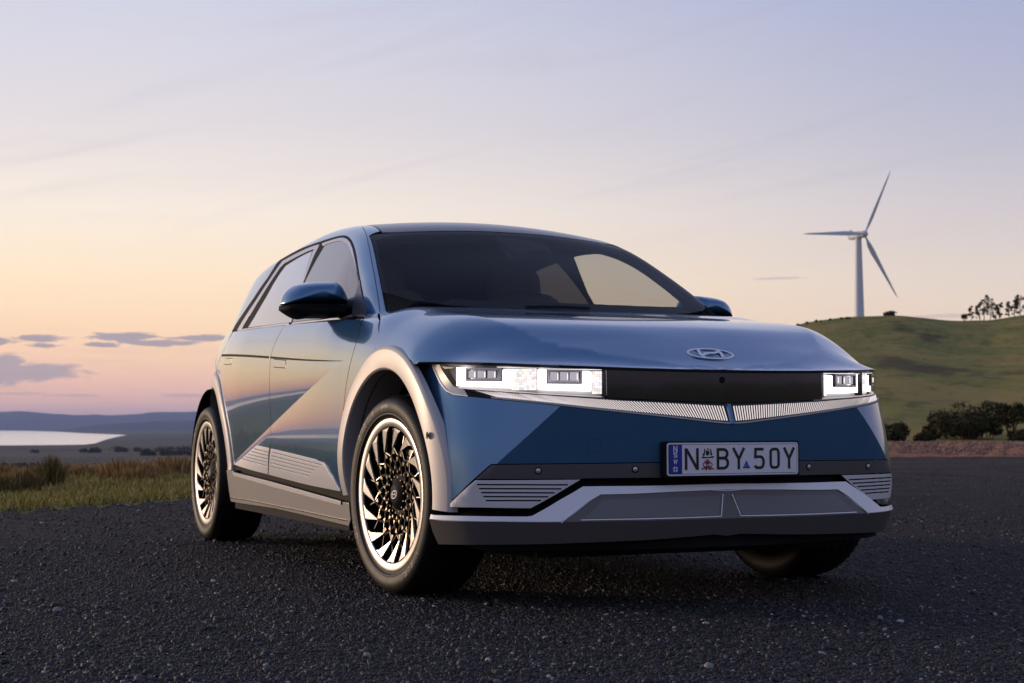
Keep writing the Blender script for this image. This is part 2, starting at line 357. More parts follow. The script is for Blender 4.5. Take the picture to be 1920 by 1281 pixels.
class Surf:
    def __init__(s,fn,dom,out,off=0.0): s.fn=fn;s.dom=dom;s.out=out;s.off=off;s.g=None
    def ev(s,ab,off=0.0):
        ab=np.asarray(ab,float);P=s.fn(ab[:,0],ab[:,1]);o=s.off+off
        return P+s.nr(ab)*o if o else P
    def nr(s,ab,e=1.5e-3):
        ab=np.asarray(ab,float)
        da=s.fn(ab[:,0]+e,ab[:,1])-s.fn(ab[:,0]-e,ab[:,1]);db=s.fn(ab[:,0],ab[:,1]+e)-s.fn(ab[:,0],ab[:,1]-e)
        n=np.cross(da,db);L=np.linalg.norm(n,axis=1)[:,None];n=n/np.maximum(L,1e-12)
        P=s.fn(ab[:,0],ab[:,1]);o=s.out(P) if callable(s.out) else np.array(s.out)
        return n*np.where((n*o).sum(1)<0,-1,1)[:,None]
    def inv(s,px,off=0.0):
        if s.g is None:
            a,b=np.meshgrid(np.linspace(s.dom[0],s.dom[1],160),np.linspace(s.dom[2],s.dom[3],160));ab=np.stack([a.ravel(),b.ravel()],1)
            P=s.ev(ab);n=s.nr(ab);C=CO*np.array([1,-1,1]);s.g=(ab,proj(P),((C-P)*n).sum(1)>0)
        out=[]
        for q in px:
            if len(q)==3 and q[2]=='p': out.append((q[0],q[1]));continue
            q=np.array(q[:2],float);d=np.hypot(*(s.g[1]-q).T)+np.where(s.g[2],0,60);x=s.g[0][np.argmin(np.nan_to_num(d,nan=1e9))].copy()
            for _ in range(14):
                e=1e-4;A=np.array([x,x+[e,0],x+[0,e]]);pp=proj(s.ev(A,off));r=pp[0]-q
                J=np.stack([(pp[1]-pp[0])/e,(pp[2]-pp[0])/e],1);st=np.linalg.lstsq(J.T@J+np.eye(2)*200,J.T@r,rcond=None)[0]
                st=np.clip(st,-.08,.08);x=x-st
                x[0]=np.clip(x[0],s.dom[0]-.05,s.dom[1]+.05);x[1]=np.clip(x[1],s.dom[2]-.05,s.dom[3]+.05)
            out.append(tuple(x))
        return out
def panel(name,S,poly,m,holes=(),res=.03,off=0.0,thick=.012,gap=.0015,bev=.0012,parent=None,sides=(1,-1),hole_gap=None,label=None,creases=(),m2=None):
    """a curved sheet: polygon (with holes) in the surface's own parameters, turned-down edges"""
    loops=[];alll=[]
    for k,p in enumerate([poly]+list(holes)):
        p=dedupe(resample(dedupe(np.array([tuple(q[:2]) for q in p],float)),res))
        g=gap if k==0 else -(gap if hole_gap is None else hole_gap)
        l1=inset(p,g) if g else p;l0=inset(l1,bev if k==0 else -bev);loops.append((l0,l1))
    o=loops[0][0];lo,hi=o.min(0),o.max(0)
    gx=np.arange(lo[0]+res*.5,hi[0],res);gy=np.arange(lo[1]+res*.5,hi[1],res)
    if len(gx) and len(gy):
        G=np.stack(np.meshgrid(gx,gy),-1).reshape(-1,2);G[:,0]+=(((G[:,1]-lo[1])/res).astype(int)%2)*res*.5
        k=pip(o,G)
        for h,_ in loops[1:]: k&=~pip(h,G)
        G=G[k]
        bp=np.vstack([l[0] for l in loops])
        if len(G):
            dmin=np.full(len(G),9.)
            for i in range(0,len(bp),400): dmin=np.minimum(dmin,np.sqrt(((G[:,None]-bp[None,i:i+400])**2).sum(2)).min(1))
            G=G[dmin>res*.45]
    else: G=np.zeros((0,2))
    vs2=[];ed=[]
    for l0,_ in loops:
        b=len(vs2);n=len(l0);vs2+=[Vector(x) for x in l0];ed+=[(b+i,b+(i+1)%n) for i in range(n)]
    vs2+=[Vector(x) for x in G]
    for cr in creases:
        cr=resample(np.array(cr,float),res,False);k=pip(o,cr);b=len(vs2);vs2+=[Vector(x) for x in cr]
        for i in range(len(cr)-1):
            if k[i] or k[i+1]: ed.append((b+i,b+i+1))
        for i in range(len(cr)):
            if not k[i] and not (i>0 and k[i-1]) and not (i<len(cr)-1 and k[i+1]): vs2[b+i]=vs2[0]*.999+vs2[1]*.001
    r=delaunay_2d_cdt(vs2,ed,[],0,1e-7);V2=np.array([tuple(v) for v in r[0]]);T=np.array([f for f in r[2]])
    c=V2[T].mean(1);k=pip(o,c)
    for h,_ in loops[1:]: k&=~pip(h,c)
    T=T[k];a=V2[T];ar=(a[:,1,0]-a[:,0,0])*(a[:,2,1]-a[:,0,1])-(a[:,1,1]-a[:,0,1])*(a[:,2,0]-a[:,0,0]);T=T[np.abs(ar)>1e-10];ar=ar[np.abs(ar)>1e-10]
    T[ar<0]=T[ar<0][:,::-1]
    P=S.ev(V2,off);Nn=S.nr(V2);nv=len(V2)
    # orientation: triangle normal vs surface normal
    t=T[:200];fn=np.cross(P[t[:,1]]-P[t[:,0]],P[t[:,2]]-P[t[:,0]]);flip=(fn*Nn[t[:,0]]).sum(1).sum()<0
    if flip: T=T[:,::-1]
    cen=V2[T].mean(1)[:,None,:];dv=cen-V2[T];dl=np.linalg.norm(dv,axis=2,keepdims=True);q=V2[T]+dv*np.minimum(.15,.004/np.maximum(dl,1e-9));CN=S.nr(q.reshape(-1,2),4e-4)
    P=[P];Q=[Nn];F=[list(x) for x in T];base=nv
    for k,(l0,l1) in enumerate(loops):
        n=len(l0);n0=S.nr(l0);n1=S.nr(l1);p0=S.ev(l0,off);p1=S.fn(l1[:,0],l1[:,1])+n1*(S.off+off)
        outd=p1-p0;outd/=np.linalg.norm(outd,axis=1)[:,None]+1e-9
        q1=p1-n1*bev;q2=p1-n1*thick
        P+=[p0,q1,q2];m1=n1*.85+outd*.5;m1/=np.linalg.norm(m1,axis=1)[:,None];Q+=[n0,m1,outd*.9999]
        i=np.arange(n);j=(i+1)%n
        ccw=(area(l0)>0);
        if k>0: ccw=not ccw
        for A,B in((0,n),(n,2*n)):
            for x,y in zip(i,j):
                f=[base+A+x,base+B+x,base+B+y,base+A+y]
                if k>0: ccw2=area(l0)>0; f=f if (ccw2) else f[::-1]; f=f[::-1] if False else f
                else: f=f if ccw else f[::-1]
                F.append(f)
        base+=3*n
    P=np.vstack(P);Q=np.vstack(Q)
    # fix skirt winding by comparing with normals
    F2=[]
    for f in F[len(T):]:
        a,b,c=P[f[0]],P[f[1]],P[f[2]];nn=np.cross(b-a,c-a)
        F2.append(f if nn@(Q[f[0]]+Q[f[1]]+Q[f[2]])>=0 else f[::-1])
    F=F[:len(T)]+F2;res_=[]
    for s in sides:
        pp=parent[0 if s==1 else 1] if isinstance(parent,(list,tuple)) else parent
        ob=cmesh(name,P,F,m,pp,None,True,s)
        me=ob.data;nt3=len(T);CNs=CN.copy();CNs[:,1]*=-s;Qs=Q.copy();Qs[:,1]*=-s
        FT=[list(f) for f in F[nt3:]]
        if s==1: A=CNs.reshape(-1,3,3)[:,::-1].reshape(-1,3);FT=[f[::-1] for f in FT]
        else: A=CNs
        L=np.vstack([A]+[Qs[f] for f in FT]);me.normals_split_custom_set(L.tolist())
        me.materials.append(m2 or (m if thick<.009 else M_BLK));nsk=0
        pi=[0]*len(F);k_=nt3
        for l0,_ in loops:
            n=len(l0)
            for x in range(n):
                pi[k_+n+x]=1
                if m is M_PAINT and thick>=.009: pi[k_+x]=1
            k_+=2*n
        me.polygons.foreach_set('material_index',pi)
        if label: ob['label']=label
        res_.append(ob)
    return res_ if len(res_)>1 else res_[0]
def lathe(name,prof,m,parent,seg=96,axis='Y',smooth=True,closed=False,loc=(0,0,0),sharp=None):
    """prof: (radius, offset) pairs, spun round local Y (wheels)"""
    V=[];F=[];k=len(prof)
    for i in range(seg):
        a=2*math.pi*i/seg
        for r,o in prof:
            V.append((r*math.cos(a),o,r*math.sin(a)) if axis=='Y' else (r*math.cos(a),r*math.sin(a),o))
    for i in range(seg):
        j=(i+1)%seg
        for q in range(k if closed else k-1):
            q2=(q+1)%k;F.append((i*k+q,i*k+q2,j*k+q2,j*k+q))
    o=mesh_obj(name,V,F,m,parent,None,smooth,loc)
    if smooth:
        try: o.data.set_sharp_from_angle(angle=R_(sharp or 32))
        except Exception: pass
    return o
def stroke(pts,w,closed=False):
    """mitred ribbon along a 2-D polyline -> verts, quads"""
    p=np.array(pts,float);n=len(p);L=[];Rr=[]
    for i in range(n):
        if closed: a,b=p[i-1],p[(i+1)%n]
        else: a,b=p[max(i-1,0)],p[min(i+1,n-1)]
        d1=p[i]-a if np.hypot(*(p[i]-a))>1e-9 else b-p[i];d2=b-p[i] if np.hypot(*(b-p[i]))>1e-9 else d1
        d1=d1/np.hypot(*d1);d2=d2/np.hypot(*d2);n1=np.array([-d1[1],d1[0]]);n2=np.array([-d2[1],d2[0]]);mm=n1+n2;mm/=np.hypot(*mm)+1e-9
        k=1/max(mm@n1,.5);L.append(p[i]+mm*w/2*k);Rr.append(p[i]-mm*w/2*k)
    V=L+Rr;F=[]
    for i in range(n if closed else n-1): j=(i+1)%n;F.append((i+n,j+n,j,i))
    return np.array(V),F
def arc(cx,cy,rx,ry,a0,a1,n=8): return [(cx+rx*math.cos(R_(a0+(a1-a0)*i/n)),cy+ry*math.sin(R_(a0+(a1-a0)*i/n))) for i in range(n+1)]
ORD=['first','second','third','fourth','fifth','sixth','seventh','eighth','ninth','tenth','eleventh','twelfth','thirteenth','fourteenth','fifteenth']
# ================= THE LAND =================
C2=CO[:2]
def az_px(x):   # world azimuth (deg) of picture column x
    d=CF*CAM['f']+CR*(x-960);return math.degrees(math.atan2(d[1],d[0]))%360
def elt(y): return (801.5-y)/CAM['f']
def az_to_px(a):   # inverse, valid in front of the camera
    t=math.radians(((CAM['yaw']-a+180)%360)-180);return 960+CAM['f']*np.tan(np.clip(t,-1.2,1.2))
def vnoise(x,y,seed=0,oct=4):
    r=0;amp=1;tot=0
    for k in range(oct):
        xi=np.floor(x).astype(np.int64);yi=np.floor(y).astype(np.int64);fx=x-xi;fy=y-yi;fx=fx*fx*(3-2*fx);fy=fy*fy*(3-2*fy)
        def h(a,b):
            n=(a*374761393+b*668265263+(seed+k)*144665+1013904223)&0x7fffffff;n=((n^(n>>13))*1274126177)&0x7fffffff;return ((n^(n>>16))&0xffff)/65535.0
        v=(h(xi,yi)*(1-fx)+h(xi+1,yi)*fx)*(1-fy)+(h(xi,yi+1)*(1-fx)+h(xi+1,yi+1)*fx)*fy
        r=r+v*amp;tot+=amp;amp*=.5;x=x*2.03+7.1;y=y*2.03+3.7
    return r/tot
sstep=lambda x,a,b: (lambda t:t*t*(3-2*t))(np.clip((x-a)/(b-a),0,1))
RIDGE=spl([900,1150,1350,1490,1540,1600,1680,1740,1800,1850,1920,2100,2500,3200,5000],[800,770,690,613,604,598.5,597.5,603,608.5,608.5,601,590,600,650,720])
def px_of(a): 
    d=((CAM['yaw']-a+180)%360)-180   # + = right of frame
    return np.where(np.abs(d)<75,960+CAM['f']*np.tan(np.radians(np.clip(d,-75,75))),np.where(d>0,12000+d*100,-9000))
def edge_r(px):    # distance of the gravel's edge from the camera
    left=spl([-6000,-600,0,190,360,700,1000,1400,1700,1920,2400,6000,20000],[9.8,10.8,12.4,13.2,14.2,17,22,30,34,35,33,26,24]);return left(px)
def landz(X,Y):
    dx=X-C2[0];dy=Y-C2[1];r=np.hypot(dx,dy);a=np.degrees(np.arctan2(dy,dx))%360;px=px_of(a)
    hillw=sstep(px,650,1490)
    er=edge_r(px)
    # left: level verge, then falling away to the plain
    drop=-30*np.clip((r-er-9)/520,0,1)**.9
    # right: rising hillside
    zr=elt(RIDGE(np.clip(px,900,5000)))*450+.61
    t=np.clip((r-46)/404,0,1);over=np.clip((r-450)/400,0,1)
    hill=zr*t**1.25*(1-over**2)+np.where(r>450,-30*over,0)
    hill=hill+ (vnoise(X/60,Y/60,3,2)-.5)*3.0*np.clip((r-70)/150,0,1)*np.clip((470-r)/60,0,1)
    behind=sstep(np.abs(((a-CAM['yaw']+180)%360)-180),95,130)
    drop=drop*(1-behind)+behind*(14*sstep(r,60,260)*(.7+.6*vnoise(a/14,0*a,9)))
    z=drop*(1-hillw)+hill*hillw
    z=z*(1-behind)+behind*drop if False else z
    z=z+np.where(r>er,(vnoise(X/1.6,Y/1.6,5)-.45)*.10*np.clip((r-er)/2,0,1),0)
    z=z-.05*(1-sstep(r,er-1.2,er+.1))
    return z
rs=np.concatenate([np.linspace(.01,8,8),np.linspace(9,45,80),np.geomspace(46,700,150),np.geomspace(730,70000,46)])
def grid(as_,rs_):
    A,Rr=np.meshgrid(np.radians(as_),rs_,indexing='ij');return C2[0]+Rr*np.cos(A),C2[1]+Rr*np.sin(A)
fine=np.linspace(CAM['yaw']-28,CAM['yaw']+28,340);coarse=np.linspace(CAM['yaw']+28,CAM['yaw']+332,230)[1:-1]
as_=np.concatenate([fine,coarse])
X_,Y_=grid(as_,rs);Z_=landz(X_,Y_);Z_=np.where(rs[None,:]>1300,np.where(np.abs(Z_)<31,-30,Z_),Z_)
n1,n2=X_.shape;V=np.stack([X_,Y_,Z_],-1).reshape(-1,3);F=[]
I=np.arange(n1)
for i in range(n1):
    j=(i+1)%n1
    for k in range(n2-1): F.append((i*n2+k,i*n2+k+1,j*n2+k+1,j*n2+k))
def grass_land(N,m):
    t=N.n('ShaderNodeTexCoord');g=N.n('ShaderNodeNewGeometry');P=g.outputs['Position']
    ca_,sa_=math.cos(R_(143)),math.sin(R_(143));sp=N.n('ShaderNodeSeparateXYZ');N.l(P,sp.inputs[0]);cb_=N.n('ShaderNodeCombineXYZ');N.l(N.m('ADD',N.m('MULTIPLY',sp.outputs[0],ca_*.20),N.m('MULTIPLY',sp.outputs[1],sa_*.20)),cb_.inputs[0]);N.l(N.m('ADD',N.m('MULTIPLY',sp.outputs[0],-sa_),N.m('MULTIPLY',sp.outputs[1],ca_)),cb_.inputs[1]);H_=cb_.outputs[0]
    n1=N.noise(H_,.07,7,.68);n2=N.noise(H_,.9,5,.6);n3=N.noise(N.vmul(P,(.0025,.0025,.0025)),1.0,5,.6)
    c=N.mix(N.sm(n1,.38,.66),(.165,.165,.025,1),(.310,.220,.055,1))
    c=N.mix(N.m('MULTIPLY',N.sm(n2,.46,.7),.6),c,(.30,.22,.09,1))
    br=N.sm(N.noise(H_,.045,4,.6),.60,.68);c=N.mix(N.m('MULTIPLY',br,.75),c,(.075,.038,.020,1))
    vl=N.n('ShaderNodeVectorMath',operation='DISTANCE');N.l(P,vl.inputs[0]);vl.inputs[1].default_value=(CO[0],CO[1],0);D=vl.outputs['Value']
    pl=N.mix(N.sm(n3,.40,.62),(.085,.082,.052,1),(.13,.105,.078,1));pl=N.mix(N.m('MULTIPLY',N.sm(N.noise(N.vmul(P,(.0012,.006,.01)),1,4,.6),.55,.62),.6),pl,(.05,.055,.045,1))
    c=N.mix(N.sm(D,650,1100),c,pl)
    gr=N.mix(N.sm(n2,.3,.7),(.22,.19,.035,1),(.36,.27,.07,1));c=N.mix(N.m('MULTIPLY',N.sm(D,27,16),.8),c,gr)
    n5=N.noise(H_,.34,6,.78);c=N.mix(N.m('MULTIPLY',N.sm(n5,.50,.62),.55),c,(.055,.058,.014,1));b=pbsdf(N,c,.95,Specular_IOR_Level=.1);bump(N,b,n5,.35,.3)
land=mesh_obj('land',V,F,mat('grassland',grass_land));tag(land,kind='structure')
# ---- dark gravel yard ----
ga=np.concatenate([fine[::2],coarse]);fr=np.concatenate([np.linspace(.02,.35,20),np.linspace(.37,1,26)])
V=[];gx=[]
for a in ga:
    e=float(edge_r(px_of(np.array([a%360])))[0])+(.5*math.sin(a*5.1)+.35*math.sin(a*13.7+1)+.25*math.sin(a*31))*.55
    for f in fr:
        r=e*f;x=C2[0]+r*math.cos(R_(a));y=C2[1]+r*math.sin(R_(a))
        z=.0+(vnoise(np.array(x*.8),np.array(y*.8),11,3)-.5)*.03*min(1,max(0,(r-9)/6))-(.06*max(0,f-.965)/.035)
        V.append((x,y,z))
k=len(fr);F=[]
for i in range(len(ga)):
    j=(i+1)%len(ga)
    for q in range(k-1): F.append((i*k+q,i*k+q+1,j*k+q+1,j*k+q))
def gravel(N,m):
    g=N.n('ShaderNodeNewGeometry');P=g.outputs['Position']
    v1=N.n('ShaderNodeTexVoronoi');N.l(P,v1.inputs['Vector']);v1.inputs['Scale'].default_value=105
    v2=N.n('ShaderNodeTexVoronoi');N.l(P,v2.inputs['Vector']);v2.inputs['Scale'].default_value=220
    s1=N.n('ShaderNodeSeparateColor');N.l(v1.outputs['Color'],s1.inputs[0]);n=N.noise(P,.7,5,.6);n4=N.noise(P,5,4,.6)
    c=N.mix(s1.outputs[0],(.004,.0036,.0037,1),(.016,.0132,.0124,1));c=N.mix(N.m('MULTIPLY',N.sm(s1.outputs[1],.93,.97),.9),c,(.22,.20,.20,1))
    c=N.mix(N.m('MULTIPLY',N.sm(n,.42,.7),.5),c,(.030,.019,.016,1));c=N.mix(N.m('MULTIPLY',N.sm(n4,.5,.75),.35),c,(.004,.0038,.0045,1))
    vl=N.n('ShaderNodeVectorMath',operation='DISTANCE');N.l(P,vl.inputs[0]);vl.inputs[1].default_value=(CO[0],CO[1],0);tk=N.noise(N.vmul(P,(.25,1.3,1)),1.0,3,.5);c=N.mix(N.m('MULTIPLY',N.sm(tk,.52,.62),.45),c,(.036,.028,.025,1));c=N.mix(N.m('MULTIPLY',N.sm(vl.outputs['Value'],6,28),N.sm(n,.25,.7)),c,(.085,.055,.045,1))  # distant gravel painted lighter; near-to-far brightness falloff put into the colour
    b=pbsdf(N,c,N.m('SUBTRACT',.85,N.m('MULTIPLY',s1.outputs[2],.2)),Specular_IOR_Level=.12)
    h=N.m('ADD',N.m('MULTIPLY',v1.outputs['Distance'],-1.0),N.m('MULTIPLY',v2.outputs['Distance'],-.6));bump(N,b,N.m('ADD',h,N.m('MULTIPLY',n4,1.5)),.9,.012)
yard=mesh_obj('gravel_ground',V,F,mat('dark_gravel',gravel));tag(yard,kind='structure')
# loose chippings lying on it (real stones near the camera)
def stones(name,n,rmin,rmax,pxa,pxb,smin,smax,m,zf=None,pw=1.0,label=None,cat=None,sink=.3,ico=True):
    base=np.array([(0,0,1),(.89,0,.45),(.28,.85,.45),(-.72,.53,.45),(-.72,-.53,.45),(.28,-.85,.45),(.72,.53,-.45),(-.28,.85,-.45),(-.89,0,-.45),(-.28,-.85,-.45),(.72,-.53,-.45)])
    tr_=[(0,1,2),(0,2,3),(0,3,4),(0,4,5),(0,5,1),(1,6,2),(2,7,3),(3,8,4),(4,9,5),(5,10,1),(6,7,2),(7,8,3),(8,9,4),(9,10,5),(10,6,1)]
    a0,a1=az_px(pxa),az_px(pxb);u=rng.random(n);r=rmin*(rmax/rmin)**(u**pw);a=np.radians(a0+(a1-a0)*rng.random(n))
    x=C2[0]+r*np.cos(a);y=C2[1]+r*np.sin(a);z=np.zeros(n) if zf is None else zf(x,y)
    s=smin*(smax/smin)**(rng.random(n)**2.2)
    B=base[None]*(1+.35*(rng.random((n,11,3))-.5));sc=np.stack([.7+.6*rng.random(n),.55+.6*rng.random(n),.35+.45*rng.random(n)],1)
    B=B*sc[:,None]*s[:,None,None];ph=rng.random(n)*6.283;c,t=np.cos(ph)[:,None],np.sin(ph)[:,None]
    tl=(rng.random(n)-.5)*1.2;ct,st_=np.cos(tl)[:,None],np.sin(tl)[:,None]
    bx,by,bz=B[...,0],B[...,1],B[...,2];bx,bz=bx*ct-bz*st_,bx*st_+bz*ct
    P=np.stack([bx*c-by*t+x[:,None],bx*t+by*c+y[:,None],bz+z[:,None]+(s*sc[:,2]*sink)[:,None]],-1).reshape(-1,3)
    T=np.array(tr_);FF=(T[None]+11*np.arange(n)[:,None,None]).reshape(-1,3)
    me=bpy.data.meshes.new(name);me.vertices.add(len(P));me.vertices.foreach_set('co',P.ravel());me.loops.add(FF.size);me.loops.foreach_set('vertex_index',FF.ravel().astype(np.int32))
    me.polygons.add(len(FF));me.polygons.foreach_set('loop_start',np.arange(0,FF.size,3,dtype=np.int32));me.polygons.foreach_set('loop_total',np.full(len(FF),3,np.int32))
    at_=me.attributes.new('tone','FLOAT','POINT');at_.data.foreach_set('value',np.repeat(rng.random(n),11).astype(np.float32))
    me.materials.append(m);me.update();me.validate();o=bpy.data.objects.new(name,me);COL.objects.link(o);tag(o,label,cat,None,'stuff');return o
def stone_mat(cols,rough=.7):
    def f(N,m):
        at_=N.n('ShaderNodeAttribute');at_.attribute_name='tone';t=at_.outputs['Fac'];c=N.ramp(t,cols);g=N.n('ShaderNodeNewGeometry')
        n=N.noise(g.outputs['Position'],400,3);c=N.mix(N.m('MULTIPLY',n,.5),c,(.02,.02,.022,1));pbsdf(N,c,rough,Specular_IOR_Level=.5)
    return f
chip=mat('stone_chips',stone_mat([(0,(.0045,.0038,.0038)),(.5,(.014,.0105,.0092)),(.84,(.030,.0235,.021)),(.94,(.045,.030,.026)),(.97,(.14,.13,.13)),(1,(.50,.47,.45))],.6))
stones('gravel_chippings',190000,3.0,9.0,-120,2040,.0020,.0072,chip,pw=.85)
stones('larger_gravel_stones',9000,3.0,14.0,-120,2040,.006,.016,chip,pw=.85)
stones('gravel_chippings_far',50000,9.0,34,-60,1990,.004,.011,mat('far_chips_lightened',stone_mat([(0,(.010,.008,.007)),(.6,(.035,.026,.022)),(.92,(.075,.052,.042)),(1,(.42,.38,.34))],.8)),pw=.8)  # far chips get a lighter colour, carrying the ground's painted brightness falloff
# ---- pink-brown stony bank at the yard's far right edge ----
V=[];F=[];na=260
for i in range(na):
    a=az_px(900)+(az_px(6500)-az_px(900))*i/(na-1);px=float(px_of(np.array([a%360]))[0]);e=float(edge_r(np.array([px]))[0])
    for q,(dr,h) in enumerate(((-1.0,-.02),(0,.02),(1.6,.10),(3.2,.16),(4.6,.21),(7,.22),(9.5,.16),(13,-.2))):
        r=e+dr+.3*math.sin(a*9+q);x=C2[0]+r*math.cos(R_(a));y=C2[1]+r*math.sin(R_(a));tp_=min(1,i/25.);V.append((x,y,h*tp_-.05*(1-tp_)+(.10*tp_*(float(vnoise(np.array(x*1.3),np.array(y*1.3),21,3))-.5) if 0<q<7 else 0)))
for i in range(na-1):
    for q in range(7): F.append((i*8+q,i*8+q+1,(i+1)*8+q+1,(i+1)*8+q))
def bankm(N,m):
    g=N.n('ShaderNodeNewGeometry');P=g.outputs['Position'];n=N.noise(P,2.2,6,.7);n2=N.noise(P,9,4,.6)
    c=N.mix(N.sm(n,.35,.7),(.36,.14,.065,1),(.54,.25,.13,1));c=N.mix(N.m('MULTIPLY',N.sm(n2,.5,.8),.6),c,(.075,.045,.033,1))
    b=pbsdf(N,c,.9,Specular_IOR_Level=.1);bump(N,b,n2,1.0,.08)
bank=mesh_obj('dirt_bank',V,F,mat('pink_dirt',bankm));tag(bank,kind='structure')
bz=lambda x,y:.12+0*x
def bank_z(x,y):
    r=np.hypot(x-C2[0],y-C2[1]);a=np.degrees(np.arctan2(y-C2[1],x-C2[0]))%360;return np.interp(r-edge_r(px_of(a)),[-1,0,1.6,3.2,4.6,7,9.5],[0,.02,.09,.16,.21,.22,.16])
def bank_sel():
    return stones('bank_stones',14000,34.5,42.5,1380,2100,.010,.045,mat('bank_stone',stone_mat([(0,(.16,.07,.04)),(.5,(.32,.16,.09)),(.85,(.46,.27,.17)),(1,(.6,.46,.36))],.8)),bank_z)
bank_sel()
# ---- grass ----
def blades(name,n,posf,hf,m,wid=.006,lean=.5,seed=1):
    x,y=posf(n);n=len(x);z=landz(x,y)-.01;h=hf(x,y,n);ph=rng.random(n)*6.283;ln=(rng.random(n)*lean)*h;w=wid*(.6+.8*rng.random(n))*(1+np.hypot(x-C2[0],y-C2[1])*.05)
    dx,dy=np.cos(ph),np.sin(ph);qx,qy=-dy*w,dx*w
    P=np.zeros((n,5,3));P[:,0]=np.stack([x-qx,y-qy,z],1);P[:,1]=np.stack([x+qx,y+qy,z],1)
    P[:,2]=np.stack([x-qx*.7+dx*ln*.35,y-qy*.7+dy*ln*.35,z+h*.6],1);P[:,3]=np.stack([x+qx*.7+dx*ln*.35,y+qy*.7+dy*ln*.35,z+h*.6],1)
    P[:,4]=np.stack([x+dx*ln,y+dy*ln,z+h],1)
    me=bpy.data.meshes.new(name);me.vertices.add(n*5);me.vertices.foreach_set('co',P.ravel())
    b=5*np.arange(n)[:,None];L=np.concatenate([b+[0,1,3,2],b+[2,3,4]],1).ravel();me.loops.add(len(L));me.loops.foreach_set('vertex_index',L.astype(np.int32))
    me.polygons.add(2*n);ls=(7*np.arange(n)[:,None]+[0,4]).ravel();me.polygons.foreach_set('loop_start',ls.astype(np.int32));me.polygons.foreach_set('loop_total',np.tile([4,3],n).astype(np.int32))
    at_=me.attributes.new('tone','FLOAT','POINT');at_.data.foreach_set('value',np.repeat(rng.random(n),5).astype(np.float32))
    me.materials.append(m);me.update();me.validate();return me
def gmat(cols):
    def f(N,m):
        at_=N.n('ShaderNodeAttribute');at_.attribute_name='tone';c=N.ramp(at_.outputs['Fac'],cols);b=pbsdf(N,c,.8,Specular_IOR_Level=.2);b.inputs['Subsurface Weight'].default_value=0
    return f
GREEN=mat('green_grass',gmat([(0,(.20,.17,.03)),(.5,(.34,.27,.06)),(.8,(.44,.33,.09)),(1,(.52,.40,.17))]))
DRY=mat('dry_grass',gmat([(0,(.14,.085,.025)),(.4,(.32,.18,.055)),(.75,(.48,.29,.11)),(1,(.60,.42,.20))]))
REED=mat('reed_grass',gmat([(0,(.07,.06,.018)),(.5,(.15,.105,.035)),(.85,(.26,.17,.06)),(1,(.40,.28,.12))]))
def verge(lo,hi,pxa=-500,pxb=1150):
    def f(n):
        a=np.radians(az_px(pxa)+(az_px(pxb)-az_px(pxa))*rng.random(n));px=px_of(np.degrees(a)%360);e=edge_r(px);r=e+lo+(hi-lo)*rng.random(n);return C2[0]+r*np.cos(a),C2[1]+r*np.sin(a)
    return f
def addm(name,me,**k):
    o=bpy.data.objects.new(name,me);COL.objects.link(o);tag(o,**k);return o
addm('short_green_grass',blades('short_green_grass',70000,verge(-.35,11),lambda x,y,n:.025+.06*rng.random(n),GREEN,.004,.9),kind='stuff')
addm('dry_grass',blades('dry_grass',11000,verge(4.0,12.5),lambda x,y,n:(.02+.13*rng.random(n)**1.3)*(.5+vnoise(x/1.1,y/1.1,31)),DRY,.004,.8),kind='stuff')
# tussocks: each clump its own object
def tuss(h,rad,n,m,seed):
    r_=np.random.default_rng(seed);a=r_.random(n)*6.283;q=rad*r_.random(n)**.6;x=q*np.cos(a);y=q*np.sin(a);hh=h*(.45+.55*r_.random(n)**.7)*(1-.35*(q/rad)**2)
    ln=(.12+.5*q/rad)*hh*r_.random(n);w=.0045+.004*r_.random(n);b2=a+1.57+(r_.random(n)-.5)*2
    P=np.zeros((n,5,3));qx,qy=np.cos(b2)*w,np.sin(b2)*w;dx,dy=np.cos(a),np.sin(a)
    P[:,0]=np.stack([x-qx,y-qy,0*x-.03],1);P[:,1]=np.stack([x+qx,y+qy,0*x-.03],1);P[:,2]=np.stack([x-qx*.8+dx*ln*.4,y-qy*.8+dy*ln*.4,hh*.6],1);P[:,3]=np.stack([x+qx*.8+dx*ln*.4,y+qy*.8+dy*ln*.4,hh*.6],1);P[:,4]=np.stack([x+dx*ln,y+dy*ln,hh],1)
    me=bpy.data.meshes.new('grass_tussock');me.vertices.add(n*5);me.vertices.foreach_set('co',P.ravel());b=5*np.arange(n)[:,None];L=np.concatenate([b+[0,1,3,2],b+[2,3,4]],1).ravel();me.loops.add(len(L));me.loops.foreach_set('vertex_index',L.astype(np.int32))
    me.polygons.add(2*n);me.polygons.foreach_set('loop_start',(7*np.arange(n)[:,None]+[0,4]).ravel().astype(np.int32));me.polygons.foreach_set('loop_total',np.tile([4,3],n).astype(np.int32))
    at_=me.attributes.new('tone','FLOAT','POINT');at_.data.foreach_set('value',np.repeat(r_.random(n),5).astype(np.float32));me.materials.append(m);me.update();me.validate();return me
TM=[tuss(.36,.10,420,REED,1),tuss(.22,.26,620,DRY,2),tuss(.17,.30,560,DRY,3),tuss(.26,.15,420,REED,4)]
def at_ground(px,r):
    a=R_(az_px(px));x=C2[0]+r*math.cos(a);y=C2[1]+r*math.sin(a);return x,y,float(landz(np.array(x),np.array(y)))
def put(me,px,r,sc,label=None,group=None,name='grass_tussock',cat='grass tussock'):
    x,y,z=at_ground(px,r);o=bpy.data.objects.new(name,me);COL.objects.link(o);o.location=(x,y,z);o.rotation_euler=(0,0,random.random()*6.28);o.scale=(sc,sc,sc*random.uniform(.9,1.1));tag(o,label,cat,group);return o
put(TM[0],99,16.6,1.12,'tall dark reed-like grass clump standing highest on the left verge')
put(TM[3],10,15.4,.92,'dark grass clump at the left end of the verge')
